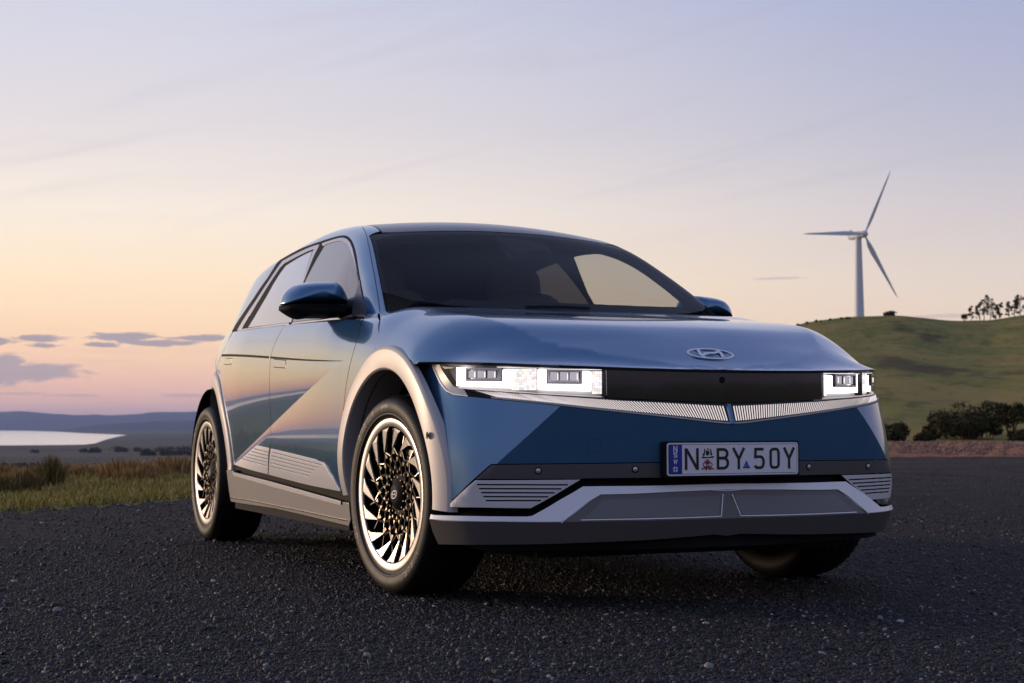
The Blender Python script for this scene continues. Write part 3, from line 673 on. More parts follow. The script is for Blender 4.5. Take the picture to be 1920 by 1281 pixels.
put(TM[3],52,15.8,1.0,'broad dark grass clump just left of the tallest clump')
put(TM[1],242,18.2,1.25,'rounded straw-coloured tussock midway between the tall clump and the rear wheel')
put(TM[1],330,19.5,1.35,'wide orange-brown tussock just left of the rear wheel arch')
G_='small dry tussocks along the verge'
for i in range(13):
    px=-22+i*31+random.uniform(-8,8)
    if px>430: continue
    put(TM[2] if i%3 else TM[1],px,random.uniform(17.5,22.5),random.uniform(.6,1.0),ORD[i]+' small straw-coloured tussock from the left along the back of the verge',G_)
# ---- lake, far hills ----
def ray_ground(x,y,z):
    d=CF*CAM['f']+CR*(x-960)-CU*(y-640.5);t=(z-CO[2])/d[2];return CO+d*t
sh=[ray_ground(x,y,-29.6) for x,y in ((-4200,850),(-2400,845),(-900,838),(-400,836.5),(0,835.2),(60,834.8),(120,834.4),(160,833.6),(178,831.5),(188,828),(200,824),(214,820.5),(228,817.5),(238,816),(225,815.2),(200,814.2),(150,812.2),(110,809.8),(60,808.2),(0,807.6),(-400,807.4),(-900,807.4),(-2400,808),(-4200,809))]
def water(N,m):
    g=N.n('ShaderNodeNewGeometry');b=pbsdf(N,(.96,.93,.88,1),.22,1.0);n=N.noise(N.vmul(g.outputs['Position'],(.02,.02,.02)),1.0,5,.6);bump(N,b,n,.05,4)
lk=mesh_obj('lake',[tuple(p) for p in sh],[tuple(range(len(sh)))],mat('still_water',water),smooth=False);tag(lk,kind='structure')
if lk.data.polygons[0].normal.z<0: lk.data.flip_normals()
def hills(name,prof,r0,depth,colr,seed,az0=None,az1=None):
    na=420;a0,a1=(az_px(-4600),az_px(4200)) if az0 is None else (az0,az1);V=[];F=[];rows=[(0,-31),(.12,.25),(.25,.55),(.38,.82),(.5,1.0),(.7,.7),(1.0,-.1)]
    for i in range(na):
        a=a0+(a1-a0)*i/(na-1);px=float(px_of(np.array([a%360]))[0]);y=float(prof(px))-1.6*(float(vnoise(np.array(a*2.5),np.array(seed*1.),seed,5))-.5)*2
        zt=elt(y)*(r0+depth*.5)+.6
        for q,(f,h) in enumerate(rows):
            r=r0+depth*f;x=C2[0]+r*math.cos(R_(a));yy=C2[1]+r*math.sin(R_(a));z=-31 if q==0 else -30+(zt+30)*h+(float(vnoise(np.array(x/700),np.array(yy/700),seed+3,4))-.5)*(40 if q not in(0,4) else 8)*r0/20000
            V.append((x,yy,z))
    k=len(rows)
    for i in range(na-1):
        for q in range(k-1): F.append((i*k+q,(i+1)*k+q,(i+1)*k+q+1,i*k+q+1))
    o=mesh_obj(name,V,F,mat('far_wooded_hill',lambda N,m:pbsdf(N,N.mix(N.noise(N.vmul(N.n('ShaderNodeNewGeometry').outputs['Position'],(.002,.002,.004)),1,5,.6),(.020,.034,.050,1),(.040,.050,.060,1)),.95,Specular_IOR_Level=.05)));tag(o,kind='structure')
    return o
hills('far_hills',spl([-4600,-600,0,30,120,200,290,360,500,800,1200,2000,4200],[785,776,773.5,772.3,776.5,778.4,773.5,771,768,776,782,785,785]),20500,5000,None,41)
hills('nearer_hills',spl([-4600,-300,60,110,150,200,250,300,380,500,900,1500,4200],[812,811,808.5,806.5,801,795,791.5,789.5,789,790,795,800,800]),13500,3000,None,47,az_px(20),az_px(4200))
# low tree lines far out on the plain, each a thing
# ---- trees ----
def crown_mesh(name,blobs_,nleaf,leaf,m,seed,flat=1.0):
    r_=np.random.default_rng(seed);P=[];w=np.array([b[3]**2 for b in blobs_]);w=w/w.sum()
    ch=r_.choice(len(blobs_),nleaf,p=w);B=np.array(blobs_)[ch];d=r_.normal(size=(nleaf,3));d/=np.linalg.norm(d,axis=1)[:,None];rad=B[:,3]*(.45+.6*r_.random(nleaf)**.6)
    c=B[:,:3]+d*rad[:,None]*[1,1,flat];s=leaf*(.5+r_.random(nleaf));t=r_.normal(size=(nleaf,3));t/=np.linalg.norm(t,axis=1)[:,None];u=np.cross(t,r_.normal(size=(nleaf,3)));u/=np.linalg.norm(u,axis=1)[:,None]
    P=np.stack([c-t*s[:,None],c+u*s[:,None]*.55,c+t*s[:,None],c-u*s[:,None]*.55],1).reshape(-1,3);n=nleaf
    me=bpy.data.meshes.new(name);me.vertices.add(4*n);me.vertices.foreach_set('co',P.ravel());L=np.arange(4*n);me.loops.add(4*n);me.loops.foreach_set('vertex_index',L.astype(np.int32));me.polygons.add(n);me.polygons.foreach_set('loop_start',(4*np.arange(n)).astype(np.int32));me.polygons.foreach_set('loop_total',np.full(n,4,np.int32))
    at_=me.attributes.new('tone','FLOAT','POINT');at_.data.foreach_set('value',np.repeat(r_.random(n),4).astype(np.float32));me.materials.append(m);me.update();me.validate();return me
def limb(V,F,p,q,r0,r1,seg=7):
    p=np.array(p,float);q=np.array(q,float);d=q-p;d/=np.linalg.norm(d);a=np.cross(d,[.3,.9,.1]);a/=np.linalg.norm(a);b=np.cross(d,a);k=len(V)
    for c,r in((p,r0),(q,r1)):
        for i in range(seg): t=6.283*i/seg;V.append(tuple(c+(a*math.cos(t)+b*math.sin(t))*r))
    for i in range(seg): j=(i+1)%seg;F.append((k+i,k+j,k+seg+j,k+seg+i))
LEAF=mat('dark_foliage',gmat([(0,(.022,.022,.008)),(.5,(.055,.050,.018)),(.9,(.085,.070,.028)),(1,(.12,.09,.04))]))
BARK=simple('bark',(.07,.055,.045),.9)
def tree(px,r,h,wid,kind,seed,label=None,group=None,cat='tree',name='gum_tree',zoff=0,leaf=None,nl=None):
    r_=random.Random(seed);x,y,z=at_ground(px,r);root=empty(name,(x,y,z+zoff),r_.random()*6);tag(root,label,cat,group)
    V=[];F=[];bl=[]
    if kind=='tall':
        tops=[];limb(V,F,(0,0,-.3),(0.02*h,0,h*.45),h*.022,h*.014)
        for k in range(6):
            a=r_.random()*6.28;f=.3+.12*k;e=(math.cos(a)*wid*.36*(1.1-f*.5),math.sin(a)*wid*.36*(1.1-f*.5),h*(f+.22));limb(V,F,(0.02*h*f,0,h*f*.85),e,h*.010,h*.004);bl.append((*e,wid*r_.uniform(.13,.24)))
            e2=(e[0]*1.25,e[1]*1.2,e[2]*1.0-.04*h);bl.append((*e2,wid*r_.uniform(.08,.15)))
        for k in range(5): a=r_.random()*6.28;q=wid*r_.uniform(.1,.4);bl.append((math.cos(a)*q,math.sin(a)*q,h*r_.uniform(.15,.6),wid*r_.uniform(.08,.17)))
        limb(V,F,(0.02*h,0,h*.44),(0,0,h*.9),h*.012,h*.003);bl.append((0,0,h*.92,wid*.14))
    else:
        for k in range(4):
            a=r_.random()*6.28;e=(math.cos(a)*wid*.28,math.sin(a)*wid*.28,h*r_.uniform(.45,.7));limb(V,F,(0,0,-.2),e,h*.03,h*.008);bl.append((*e,wid*r_.uniform(.24,.34)))
        for k in range(7):
            a=r_.random()*6.28;q=wid*r_.uniform(.1,.42);bl.append((math.cos(a)*q,math.sin(a)*q,h*r_.uniform(.25,.85),wid*r_.uniform(.12,.24)))
    mesh_obj('trunk',V,F,BARK,root);nl=nl or 900
    me=crown_mesh('crown',bl,nl,leaf or wid*.045,LEAF,seed,.8);o=bpy.data.objects.new('crown',me);COL.objects.link(o);o.parent=root
    return root
# ridge trees behind the hill top (right)
rid=[(1809,3.2,2.6,'s'),(1822,5.0,3.0,'t'),(1838,6.2,4.6,'t'),(1846,8.6,5.2,'t'),(1858,7.4,5.6,'t'),(1868,5.0,3.4,'t'),(1876,5.6,3.2,'t'),(1893,5.2,3.6,'t'),(1903,6.6,5.4,'t'),(1914,7.0,5.4,'t')]
labs={0:'smallest lone shrub-like tree at the left end of the ridge trees',3:'tallest spindly gum tree on the ridge, in the left-hand cluster',8:'dense bushy gum tree in the right-hand ridge cluster, near the frame edge'}
for i,(px,h,w,k) in enumerate(rid):
    tree(px,448,h*.72,w*.62,'tall' if k=='t' else 'bush',100+i,labs.get(i,ORD[i]+' spindly gum tree from the left in the row silhouetted on the ridge'),'gum trees along the ridge',nl=420,leaf=.22,zoff=-.3)
tree(1668,452,1.6,3.6,'bush',140,'low round bush on the hilltop just right of the turbine tower',None,'bush','round_bush',nl=400,leaf=.3,zoff=-.5)
for i,px in enumerate((1497,1513,1531,1540,1557,1578,1588,1592)):
    tree(px,430,random.uniform(.6,1.2),.8,'bush',150+i,ORD[i]+' tiny shrub from the left on the hill skyline beside the turbine','small shrubs on the skyline','shrub','skyline_shrub',nl=90,leaf=.2,zoff=-.1)
# shrubs at the foot of the hill (right)
bs_=[(1668,62,1.5,2.6,'small rounded shrub beside the car, left of the shrub belt','rounded_shrub'),(1680,58,1.1,1.6,None,None),(1752,72,1.1,1.6,None,None),(1775,70,1.9,3.0,None,None),(1800,72,2.0,3.2,None,None),(1830,74,2.9,3.4,'tall dark shrub at the centre of the belt at the hill foot','dark_shrub'),(1812,68,1.7,2.6,None,None),(1852,70,1.8,1.6,None,None),(1892,80,2.9,2.0,'upright dark round-headed shrub near the right edge of the frame','dark_shrub'),(1735,64,.6,1.6,None,None),(1912,66,.8,1.8,None,None),(1935,70,2.2,3,None,None),(1960,74,2.6,3.4,None,None),(1990,70,2.2,3.6,None,None),(1640,66,1.6,2.6,None,None)]
bs_=[q for q in bs_ if 1650<q[0]<1925];bs_.sort(key=lambda q:q[0])
BL={1680:'low dark shrub tucked right beside the car above the dirt bank',1735:'low spreading shrub at the left end of the main shrub belt',1752:'dark shrub second from the left end of the main shrub belt',1775:'dark shrub left of the middle of the main shrub belt',1800:'broad dark shrub just left of the tall central shrub',1812:'dark shrub overlapping the left foot of the tall central shrub',1852:'dark shrub just right of the tall central shrub',1912:'low dark shrub cut by the right edge of the photo'}
for i,(px,r,h,w,l,nm) in enumerate(bs_):
    tree(px,49+(r-56)*.28,h*.50,w*.50,'bush',200+i,l or BL[px],'shrub belt at the foot of the hill','shrub',nm or 'dark_shrub',nl=2600,leaf=.042,zoff=-.08)
# scattered trees on the plain (left)
for i,(px,y,s) in enumerate(((160,846,7),(172,846.5,6),(180,846,9),(186,846.2,6),(222,845,9),(230,845.2,8),(236,845,7),(262,845,8),(276,845.5,6),(300,845,9),(318,844.5,8),(340,845,8),(352,845,9),(70,846,6))):
    r=(30.6)/((y-801.5)/CAM['f'])
    tree(px,r,s*.75,s*1.7,'bush',300+i,('lone tiny dark tree at the left of the plain, below the lake' if px==70 else ORD[i]+' tiny dark tree from the left in the row dotted across the plain'),'trees dotted on the plain','tree','plain_tree',nl=160,leaf=1.1,zoff=-.3)
for i,(px0,px1,y,h) in enumerate(((272,362,852,7),(0,86,876,5.5))):
    r=(30.6)/((y-801.5)/CAM['f']);n=14;bl=[]
    x0,y0,z0=at_ground((px0+px1)/2,r);L=(px1-px0)/CAM['f']*r/2;aa=R_(az_px((px0+px1)/2)+90)
    for k in range(26): q=random.uniform(-1,1)*L;bl.append((math.cos(aa)*q,math.sin(aa)*q,h*random.uniform(.2,.5),h*random.uniform(.35,.5)))
    me=crown_mesh('tree_belt',bl,1500,h*.22,LEAF,400+i);o=bpy.data.objects.new('tree_belt',me);COL.objects.link(o);o.location=(x0,y0,z0-.5);o['kind']='stuff'
# ---- wind turbine ----
tx,ty,_=at_ground(1612,515);TB=19.0;HUB=.6115+elt(449)*515
TU=empty('wind_turbine',(tx,ty,TB),0);tag(TU,'white three-bladed wind turbine standing behind the grassy hilltop','wind turbine')
WT=simple('turbine_white',(.60,.63,.68),.45)
H_=HUB-TB-1.2;lathe('tower',[(1.9,-2),(1.85,0),(1.6,H_*.4),(1.28,H_*.75),(1.05,H_)],WT,TU,32,'Z')
hd_=R_(az_px(1612)+180+38)   # rotor faces the camera, turned a little
def trot(x,y,z): # local frame: x = rotor axis (forward), y side, z up
    return (x*math.cos(hd_)-y*math.sin(hd_),x*math.sin(hd_)+y*math.cos(hd_),z+H_+1.1)
V=[];F=[];prof=[(2.2,.55,.55),(1.9,.95,1.0),(.5,1.15,1.25),(-2.5,1.15,1.3),(-4.2,1.0,1.1),(-4.8,.5,.6)];sg=16
for x,w,h in prof:
    for i in range(sg):
        a=2*math.pi*i/sg;f=lambda v:math.copysign(abs(v)**.6,v);V.append(trot(x,w*f(math.cos(a)),h*f(math.sin(a))))
for k in range(len(prof)-1):
    for i in range(sg): j=(i+1)%sg;F.append((k*sg+i,k*sg+j,(k+1)*sg+j,(k+1)*sg+i))
F.append(tuple(range(sg)));F.append(tuple(range(len(V)-1,len(V)-1-sg,-1)))
NAC=mesh_obj('nacelle',V,F,WT,TU)
V=[trot(-3.6,-.5,1.2),trot(-3.6,.5,1.2),trot(-4.6,.5,1.2),trot(-4.6,-.5,1.2),trot(-3.7,-.4,2.1),trot(-3.7,.4,2.1),trot(-4.5,.4,2.1),trot(-4.5,-.4,2.1)]
mesh_obj('nacelle_vent',V,[(0,1,5,4),(1,2,6,5),(2,3,7,6),(3,0,4,7),(4,5,6,7)],WT,NAC,smooth=False)
V=[];F=[];prof=[(2.3,1.15),(3.0,1.2),(3.9,.95),(4.5,.5),(4.7,.02)]
for x,r in prof:
    for i in range(sg): a=2*math.pi*i/sg;V.append(trot(x,r*math.cos(a),r*math.sin(a)))
for k in range(len(prof)-1):
    for i in range(sg): j=(i+1)%sg;F.append((k*sg+i,k*sg+j,(k+1)*sg+j,(k+1)*sg+i))
HB=mesh_obj('rotor_hub',V,F,WT,TU)
# blade directions measured against the camera's right / up, then laid in the rotor plane
cr=np.array([CR[0],CR[1],0]);cr/=np.linalg.norm(cr);sidev=np.array([-math.sin(hd_),math.cos(hd_),0])
k_=float(sidev@cr)
for bx,by,Lb in((41,117,23.0),(-121,-2,23.0),(42,-118,23.0)):
    pass
BANG=[63,183,303] if k_>0 else [120,0,240]
for b_ in BANG:
    a=R_(b_);V=[];F=[];st_=[(0,.45,.45,0),(.05,.55,.5,10),(.14,1.15,.34,18),(.25,1.25,.26,14),(.45,.95,.18,8),(.7,.62,.12,4),(.9,.38,.07,2),(1,.08,.02,0)];n=10
    for f,ch,th,tw in st_:
        rr=1.0+f*23.4;t=R_(tw+8)
        for i in range(n):
            q=2*math.pi*i/n;lx=th*.5*math.sin(q);ly=1.35*ch*(.5*math.cos(q)-.18);X1=lx*math.cos(t)+ly*math.sin(t);Y1=-lx*math.sin(t)+ly*math.cos(t)
            V.append(trot(3.2+X1,rr*math.cos(a)-Y1*math.sin(a),rr*math.sin(a)+Y1*math.cos(a)))
    for k in range(len(st_)-1):
        for i in range(n): j=(i+1)%n;F.append((k*n+i,k*n+j,(k+1)*n+j,(k+1)*n+i))
    F.append(tuple(range(len(V)-n,len(V))))
    mesh_obj('rotor_blade',V,F,WT,TU)
# ---- haze ----
if True:
    V=[];zb,zt=-34,330;S_=33000
    V=[(C2[0]+sx*S_,C2[1]+sy*S_,z) for z in(zb,zt) for sx,sy in((-1,-1),(1,-1),(1,1),(-1,1))]
    hz=mesh_obj('haze',V,[(3,2,1,0),(4,5,6,7),(0,1,5,4),(1,2,6,5),(2,3,7,6),(3,0,4,7)],None,smooth=False)
    def hm(N,m):
        v=N.n('ShaderNodeVolumePrincipled');v.inputs['Density'].default_value=3.5e-5;v.inputs['Color'].default_value=(.50,.64,1.0,1);v.inputs['Anisotropy'].default_value=.2
        o=N.n('ShaderNodeOutputMaterial');N.l(v.outputs[0],o.inputs['Volume'])
    hz.data.materials.append(mat('haze_volume',hm));tag(hz,kind='stuff')
# ================= THE CAR =================
tag(CAR,'blue electric hatchback with lit headlamps parked on dark gravel','car')
_s_of_u=lambda u: np.interp(u,PU(_ss)[::-1],_ss[::-1])
def DC(z): return .10*(.55-z)+.01
def DB(s,z):
    a=np.abs(s);zc=.68-.9*(a-.61);zc=np.minimum(zc,.70)
    k=_st(a,.62,.95);return np.where(z>zc,DC(z),DC(zc)+.065*(z-zc))+.016*np.exp(-(a/.45)**2)-.11*k*.5*((z-.55)+np.sqrt((z-.55)**2+.07**2))-.014*_st(a,.60,.88)-.10*_st(a,.80,1.05)*.5*((.55-z)+np.sqrt((z-.55)**2+.07**2))
def DL(s,z):
    a=np.abs(s);c=-.045*(1-np.clip(a/.5,0,1)**2*(3-2*np.clip(a/.5,0,1)))
    t=np.where(z>.302,(.42-z)/.118*.035,.035-(.302-z)*.38);return t+c+.004-.034*_st(a,.62,.92)
def _wall(D):
    def f(s,z):
        nu,nv=plan_n(s);d=D(s,z);return np.stack([PU(s)+nu*d,PV(s)+nv*d,z+0*s],-1)
    return f
outW=lambda P:np.stack([P[:,0]*.9,P[:,1],0*P[:,2]],1)
S_SIDE=Surf(SIDE,(-3.7,.3,.2,1.14),(0,1,0))
S_UB=Surf(UB,(-3.5,-.18,.0,1.13),lambda P:np.stack([.25+0*P[:,0],P[:,1],P[:,2]-.8],1))
S_HOOD=Surf(HOOD,(-.52,.86,.0,1.12),lambda P:np.stack([.3+0*P[:,0],P[:,1]*.5,1+0*P[:,0]],1))
S_B=Surf(_wall(DB),(-.01,1.62,.30,.86),outW)
DPk=lambda s:-.028*_st(np.abs(s),.62,.95)
S_P=Surf(_wall(lambda s,z:-.023+DPk(s)),(-.01,1.3,.60,.84),outW)
S_L=Surf(_wall(DL),(-.01,1.45,.17,.46),outW)
def SILLF(u,z): return np.stack([u,.945+(z-.40)*.17-.02*np.clip((-.0+(-2.35-u))/.3,0,1),z+0*u],-1)
S_S=Surf(SILLF,(-2.6,-.3,.2,.46),(0,1,0))
CRS=[[(u,float(ZD(u))) for u in np.linspace(-2.45,-.54,60)],[(u,float(ZR(u))) for u in np.linspace(-3.3,-.50,80)]]
CRB=[[(float(a),.68-.9*(float(a)-.61)) for a in np.linspace(.589,1.03,25)]];CRB.append([(-a,b) for a,b in CRB[0]])
def sym(S,top,bot_z=None,close=True):
    """near-side chain from the centre line and back -> closed symmetric polygon"""
    return list(top)+[(-a,b) for a,b in reversed(top) if abs(a)>1e-9]
def arcpts(cu,cz,r,a0,a1,n=28): return [(cu+r*math.cos(R_(a0+(a1-a0)*i/n)),cz+r*math.sin(R_(a0+(a1-a0)*i/n))) for i in range(n+1)]
AC=(0.0,.37);AR=(-3.0,.37)
# ---- hood (clamshell) ----
def bofv(v): return 1.15*(1-(1-np.clip(v/.955,0,1))**(1/1.6))
edge=[]
for s in np.linspace(0,1.27,46):
    v=float(np.interp(s,_ss,_hv_));u=float(np.interp(s,_ss,_hu))-.001
    if v>.936: break
    edge.append((u,float(bofv(v))))
ar=[]
for a in np.linspace(63.2,104,18):
    u=.535*math.cos(R_(a));z=.37+.535*math.sin(R_(a));bb=np.linspace(.55,1.10,300);hz=HOOD(u+0*bb,bb)[:,2]
    ar.append((u,float(np.interp(-z,-hz,bb))))
rear=S_HOOD.inv([(705,640),(710,622),(712.5,600),(712.5,586)])
cowl=[(-.175-.49*v*v,float(bofv(v))) for v in (.72,.6,.5,.4,.3,.2,.1)]
arp=[p for p in ar if p[0]>rear[0][0]+.01]
_bb=np.linspace(.4,1.08,300);_hz=HOOD(rear[0][0]+.002+0*_bb,_bb)[:,2]
rear=[(rear[0][0]+.002,float(np.interp(-.872,-_hz,_bb)))]+rear
chain=edge+[(.30,float(bofv(.9440)))]+arp+rear+cowl+[(-.175,0)]
hood_poly=[(u,b) for u,b in chain]+[(u,-b) for u,b in reversed(chain[1:-1])]
HOODO=panel('hood',S_HOOD,hood_poly,M_PAINT,res=.024,thick=.009,gap=.0018,bev=.002,sides=(1,))
# emblem on the hood nose: an oval ring with a slanted H
ec=S_HOOD.inv([(1331,665)]);ec=(float(np.interp(0,[0],[S_HOOD.inv([(1331,665)])[0][0]])),0.0)
def on_hood(x,y,h):  # local mm -> surface; x to the car's right, y up the hood
    u=ec[0]-y*.78;b=np.sign(x)*bofv(abs(x));return np.array([[u,b]]),h
def hood_ribbon(name,pts,w,closed,h,m,th=.004):
    V,F=stroke(pts,w,closed);P=[];ab=np.array([[ec[0]-y*.80,float(np.sign(x)*bofv(abs(x)))] for x,y in V])
    top=S_HOOD.ev(ab,h);bo=S_HOOD.ev(ab,h-th);n=len(V);k=n//2;FF=[f for f in F]
    for f in F: FF.append(tuple(x+n for x in f[::-1]))
    rg=range(k if closed else k-1)
    for i in rg:
        j=(i+1)%k;FF+=[(i,j,j+n,i+n),(j+k,i+k,i+k+n,j+k+n)]
    if not closed: FF+=[(0,n,k+n,k),(k-1,2*k-1,2*k-1+n,k-1+n)]
    return cmesh(name,np.vstack([top,bo]),[f[::-1] for f in FF],m,EMB,None,False)
EMB=None
def esc_smooth(L,n): return [(a*1.34,b*1.34) for a,b in smooth_path(L,n)]
ES=1.34
ringp=[(a*ES,b*ES) for a,b in arc(0,0,.0665,.0325,0,360,48)[:-1]]
esc=lambda L:[(a*ES,b*ES) for a,b in L]
EMB=hood_ribbon('emblem',ringp,.0095,True,.0045,M_CHROME)
hood_ribbon('emblem_letter',esc_smooth([(.030,-.026),(.0335,-.010),(.031,.006),(.026,.026)],5),.0125,False,.0052,M_CHROME)
hood_ribbon('emblem_letter',esc_smooth([(-.030,.026),(-.0335,.010),(-.031,-.006),(-.026,-.026)],5),.0125,False,.0052,M_CHROME)
hood_ribbon('emblem_letter',esc_smooth([(.029,-.012),(.012,.000),(-.010,.003),(-.030,.010)],5),.0135,False,.0060,M_CHROME)
# ---- front bumper ----
top=[(.0,None)]+[];zV=None
tp=S_B.inv([(1345,793),(1300,787.5),(1260,783),(1208,777.5),(1156,772),(1104,766.5),(1057,761),(1008,755.5),(961,750.8),(920,746.5),(882.5,743),(866,742.3),(850.6,740),(844,737.8),(837.5,733.7),(828,721.5),(817,700.5),(810.5,685)])
tp=[(0,tp[0][1]-.003)]+[p for p in tp if p[0]>.02]
hl=[(1.13,.836),(1.22,.840),(1.29,.842)]
arf=[];
for a in np.linspace(71,-4,24):
    u=.50*math.cos(R_(a));z=.37+.50*math.sin(R_(a));arf.append((float(_s_of_u(u)),z))
arf=[p for p in arf if p[1]<.84]
bt=S_B.inv([(836,951),(862,925.5),(891,898),(921,871.5),(975,871),(1030,870.5),(1090,870),(1160,869),(1232,868),(1310,867.5)])
bt=bt+[(0,bt[-1][1])]
tp=[p for p in tp if p[0]<1.13 or p[1]<.836]
BUMP=panel('front_bumper',S_B,sym(S_B,tp+hl+arf+bt),M_PAINT,res=.024,thick=.02,sides=(1,),creases=CRB)
# tow-eye cover outline
def outline(name,S,px,w,m,parent,off=.0006,sides=(1,),closed=True):
    ab=S.inv(px) if len(px[0])==2 and px[0][0]>5 else px
    ab=resample(np.array(ab),.02,closed);V,F=stroke(ab,w,closed);P=S.ev(V,off);N_=S.nr(V);r=[]
    for s in sides:
        pp=parent[0 if s==1 else 1] if isinstance(parent,(list,tuple)) else parent
        f0=F[0];a,b,c=P[f0[0]],P[f0[1]],P[f0[2]];fl=np.cross(b-a,c-a)@N_[f0[0]]<0
        r.append(cmesh(name,P,[f[::-1] for f in F] if fl else F,m,pp,N_,True,s))
    return r
outline('tow_eye_cover',S_B,[(1101.5,824),(1127.5,824),(1127,849),(1115,849),(1101,849)],.0006,M_BLK,BUMP)
# ---- grey valance strip with four parking sensors ----
vt=[(0,bt[-1][1])]+bt[-2::-1][:7][::1]
vtop=[(0,bt[-1][1])]+[bt[i] for i in (9,8,7,6,5,4,3)]
vb=S_B.inv([(891,899),(960,899),(1030,898.8),(1088,899),(1094,898),(1160,897.2),(1240,896.5),(1310,896)])
vb=vb+[(0,vb[-1][1])]
VAL=panel('lower_valance',S_B,sym(S_B,vtop+vb),M_GREY,res=.03,off=.0005,thick=.02,sides=(1,),gap=.001)
def disc_on(name,S,ab,r,m,parent,off=.002,side=1,seg=20,thick=.004):
    a=np.array(ab);P0=S.ev(a[None])[0];n=S.nr(a[None])[0];t=np.cross(n,[0,0,1.]);t/=np.linalg.norm(t);b=np.cross(n,t)
    V=[P0+n*(off+thick*.25)]
    for rr,h in((r*.75,off+thick*.2),(r,off-.0005),(r,off-thick)):
        V+=[P0+n*h+r*0+ (t*math.cos(x)+b*math.sin(x))*rr for x in np.linspace(0,2*math.pi,seg,endpoint=False)]
    F=[(0,1+i,1+(i+1)%seg) for i in range(seg)]
    for k in range(2):
        for i in range(seg): j=(i+1)%seg;F.append((1+k*seg+i,1+(k+1)*seg+i,1+(k+1)*seg+j,1+k*seg+j))
    V=np.array(V);nn=np.cross(V[1]-V[0],V[2]-V[0])@n
    return cmesh(name,V,F if nn>0 else [f[::-1] for f in F],m,parent,None,True,side)
for px in ((1009,883),(1191,880)):
    ab=S_B.inv([px])[0]
    for sd in (1,-1):
        s0=disc_on('parking_sensor',S_B,ab,.0125,M_BLK,VAL,.0014,sd);disc_on('sensor_face',S_B,ab,.0085,M_SENS,s0,.0036,sd)
# ---- black backing behind the openings ----
bk=[(0,.60),(.5,.60),(.9,.56),(1.05,.5),(1.1,.23),(.9,.2),(.5,.2),(0,.2)]
S_BK=Surf(_wall(lambda s,z:-.055+0*s),(0,1.6,.1,.9),outW)
panel('bumper_core',S_BK,sym(S_BK,bk),M_BLK,res=.06,thick=.03,sides=(1,))
bk=[(0,.83),(.5,.83),(.9,.83),(1.12,.83),(1.16,.74),(1.12,.60),(.9,.56),(.5,.56),(0,.56)]
S_BK2=Surf(_wall(lambda s,z:-.075+DPk(s)),(0,1.6,.1,.9),outW)
panel('lamp_bay',S_BK2,sym(S_BK2,bk),M_BLK,res=.06,thick=.03,sides=(1,))
# ---- silver vent panels with five slots ----
S_V=Surf(_wall(lambda s,z:DB(s,z)+.002),(-.01,1.35,.25,.5),outW)
vp=S_V.inv([(838,951),(891,900.5),(960,900.5),(1030,900),(1089,899.5),(1042,928),(1012,944.5),(995,953.5),(950,953),(900,952)])
slots=[]
for (x0,x1,y0,y1) in((894,1065,909,909.5),(898,1053,916.5,917),(902,1040,924,924.5),(906,1028,931.5,932),(910.5,1014.5,939,939)):
    slots.append(S_V.inv([(x0,y0-1.4),((x0+x1)/2,(y0+y1)/2-1.4),(x1,y1-1.4),(x1,y1+1.4),((x0+x1)/2,(y0+y1)/2+1.4),(x0,y0+1.4)]))
VP=panel('vent_panel',S_V,vp,M_SILV,slots,res=.02,thick=.012,gap=.0005,hole_gap=0.0,bev=.0008)
# ---- chevron skid trim (bright), lower lip (dark), two lower grille panels ----
ct=S_L.inv([(808,964),(815,965.5),(860,967),(920,968),(988,968.5),(998,967),(1020,955),(1050,937),(1080,920),(1093,912),(1130,911.5),(1200,911),(1300,908.5)])
ct=[(0,ct[-1][1]+.001)]+ct[::-1]
cb=S_L.inv([(806,974),(830,977.5),(880,978.5),(950,979),(1052,979.5),(1075,965),(1100,945),(1118,931.5),(1124,928),(1180,926.5),(1260,922.5),(1330,919)])
cb=cb+[(0,cb[-1][1]-.0008)]
panel('skid_trim',S_L,sym(S_L,ct+cb),M_SILV,res=.02,off=.002,thick=.014,sides=(1,),gap=.0005,bev=.002,creases=[[(x/10,.302) for x in range(-14,15)]])
lt=[(0,cb[-1][1]+.006)]+[(a,b+.006) for a,b in cb[-2::-1]]
lb=S_L.inv([(822,1021),(870,1022),(960,1021.5),(1100,1018),(1230,1012),(1340,1003)])
lb=[(lb[0][0],lb[0][1])]+lb[1:]+[(0,lb[-1][1]-.006)]
lip_side=S_L.inv([(806,980),(812,1000)])
LIP=panel('front_lip',S_L,sym(S_L,lt+lip_side+lb),M_LIP,res=.025,thick=.03,sides=(1,),gap=.0,creases=[[(x/10,.302) for x in range(-14,15)]])
gp=S_L.inv([(1089,974.5),(1110,955),(1128,938),(1136,934.5),(1200,932.8),(1280,930),(1353,926.5)])
gp2=S_L.inv([(1349,968),(1300,970),(1230,972),(1160,973.5)])
gout=gp+gp2
GR=panel('lower_grille_panel',S_L,gout,simple('mesh_grille_grey',(.17,.16,.16),.5,.2),res=.02,off=.0006,thick=.004,gap=.004)
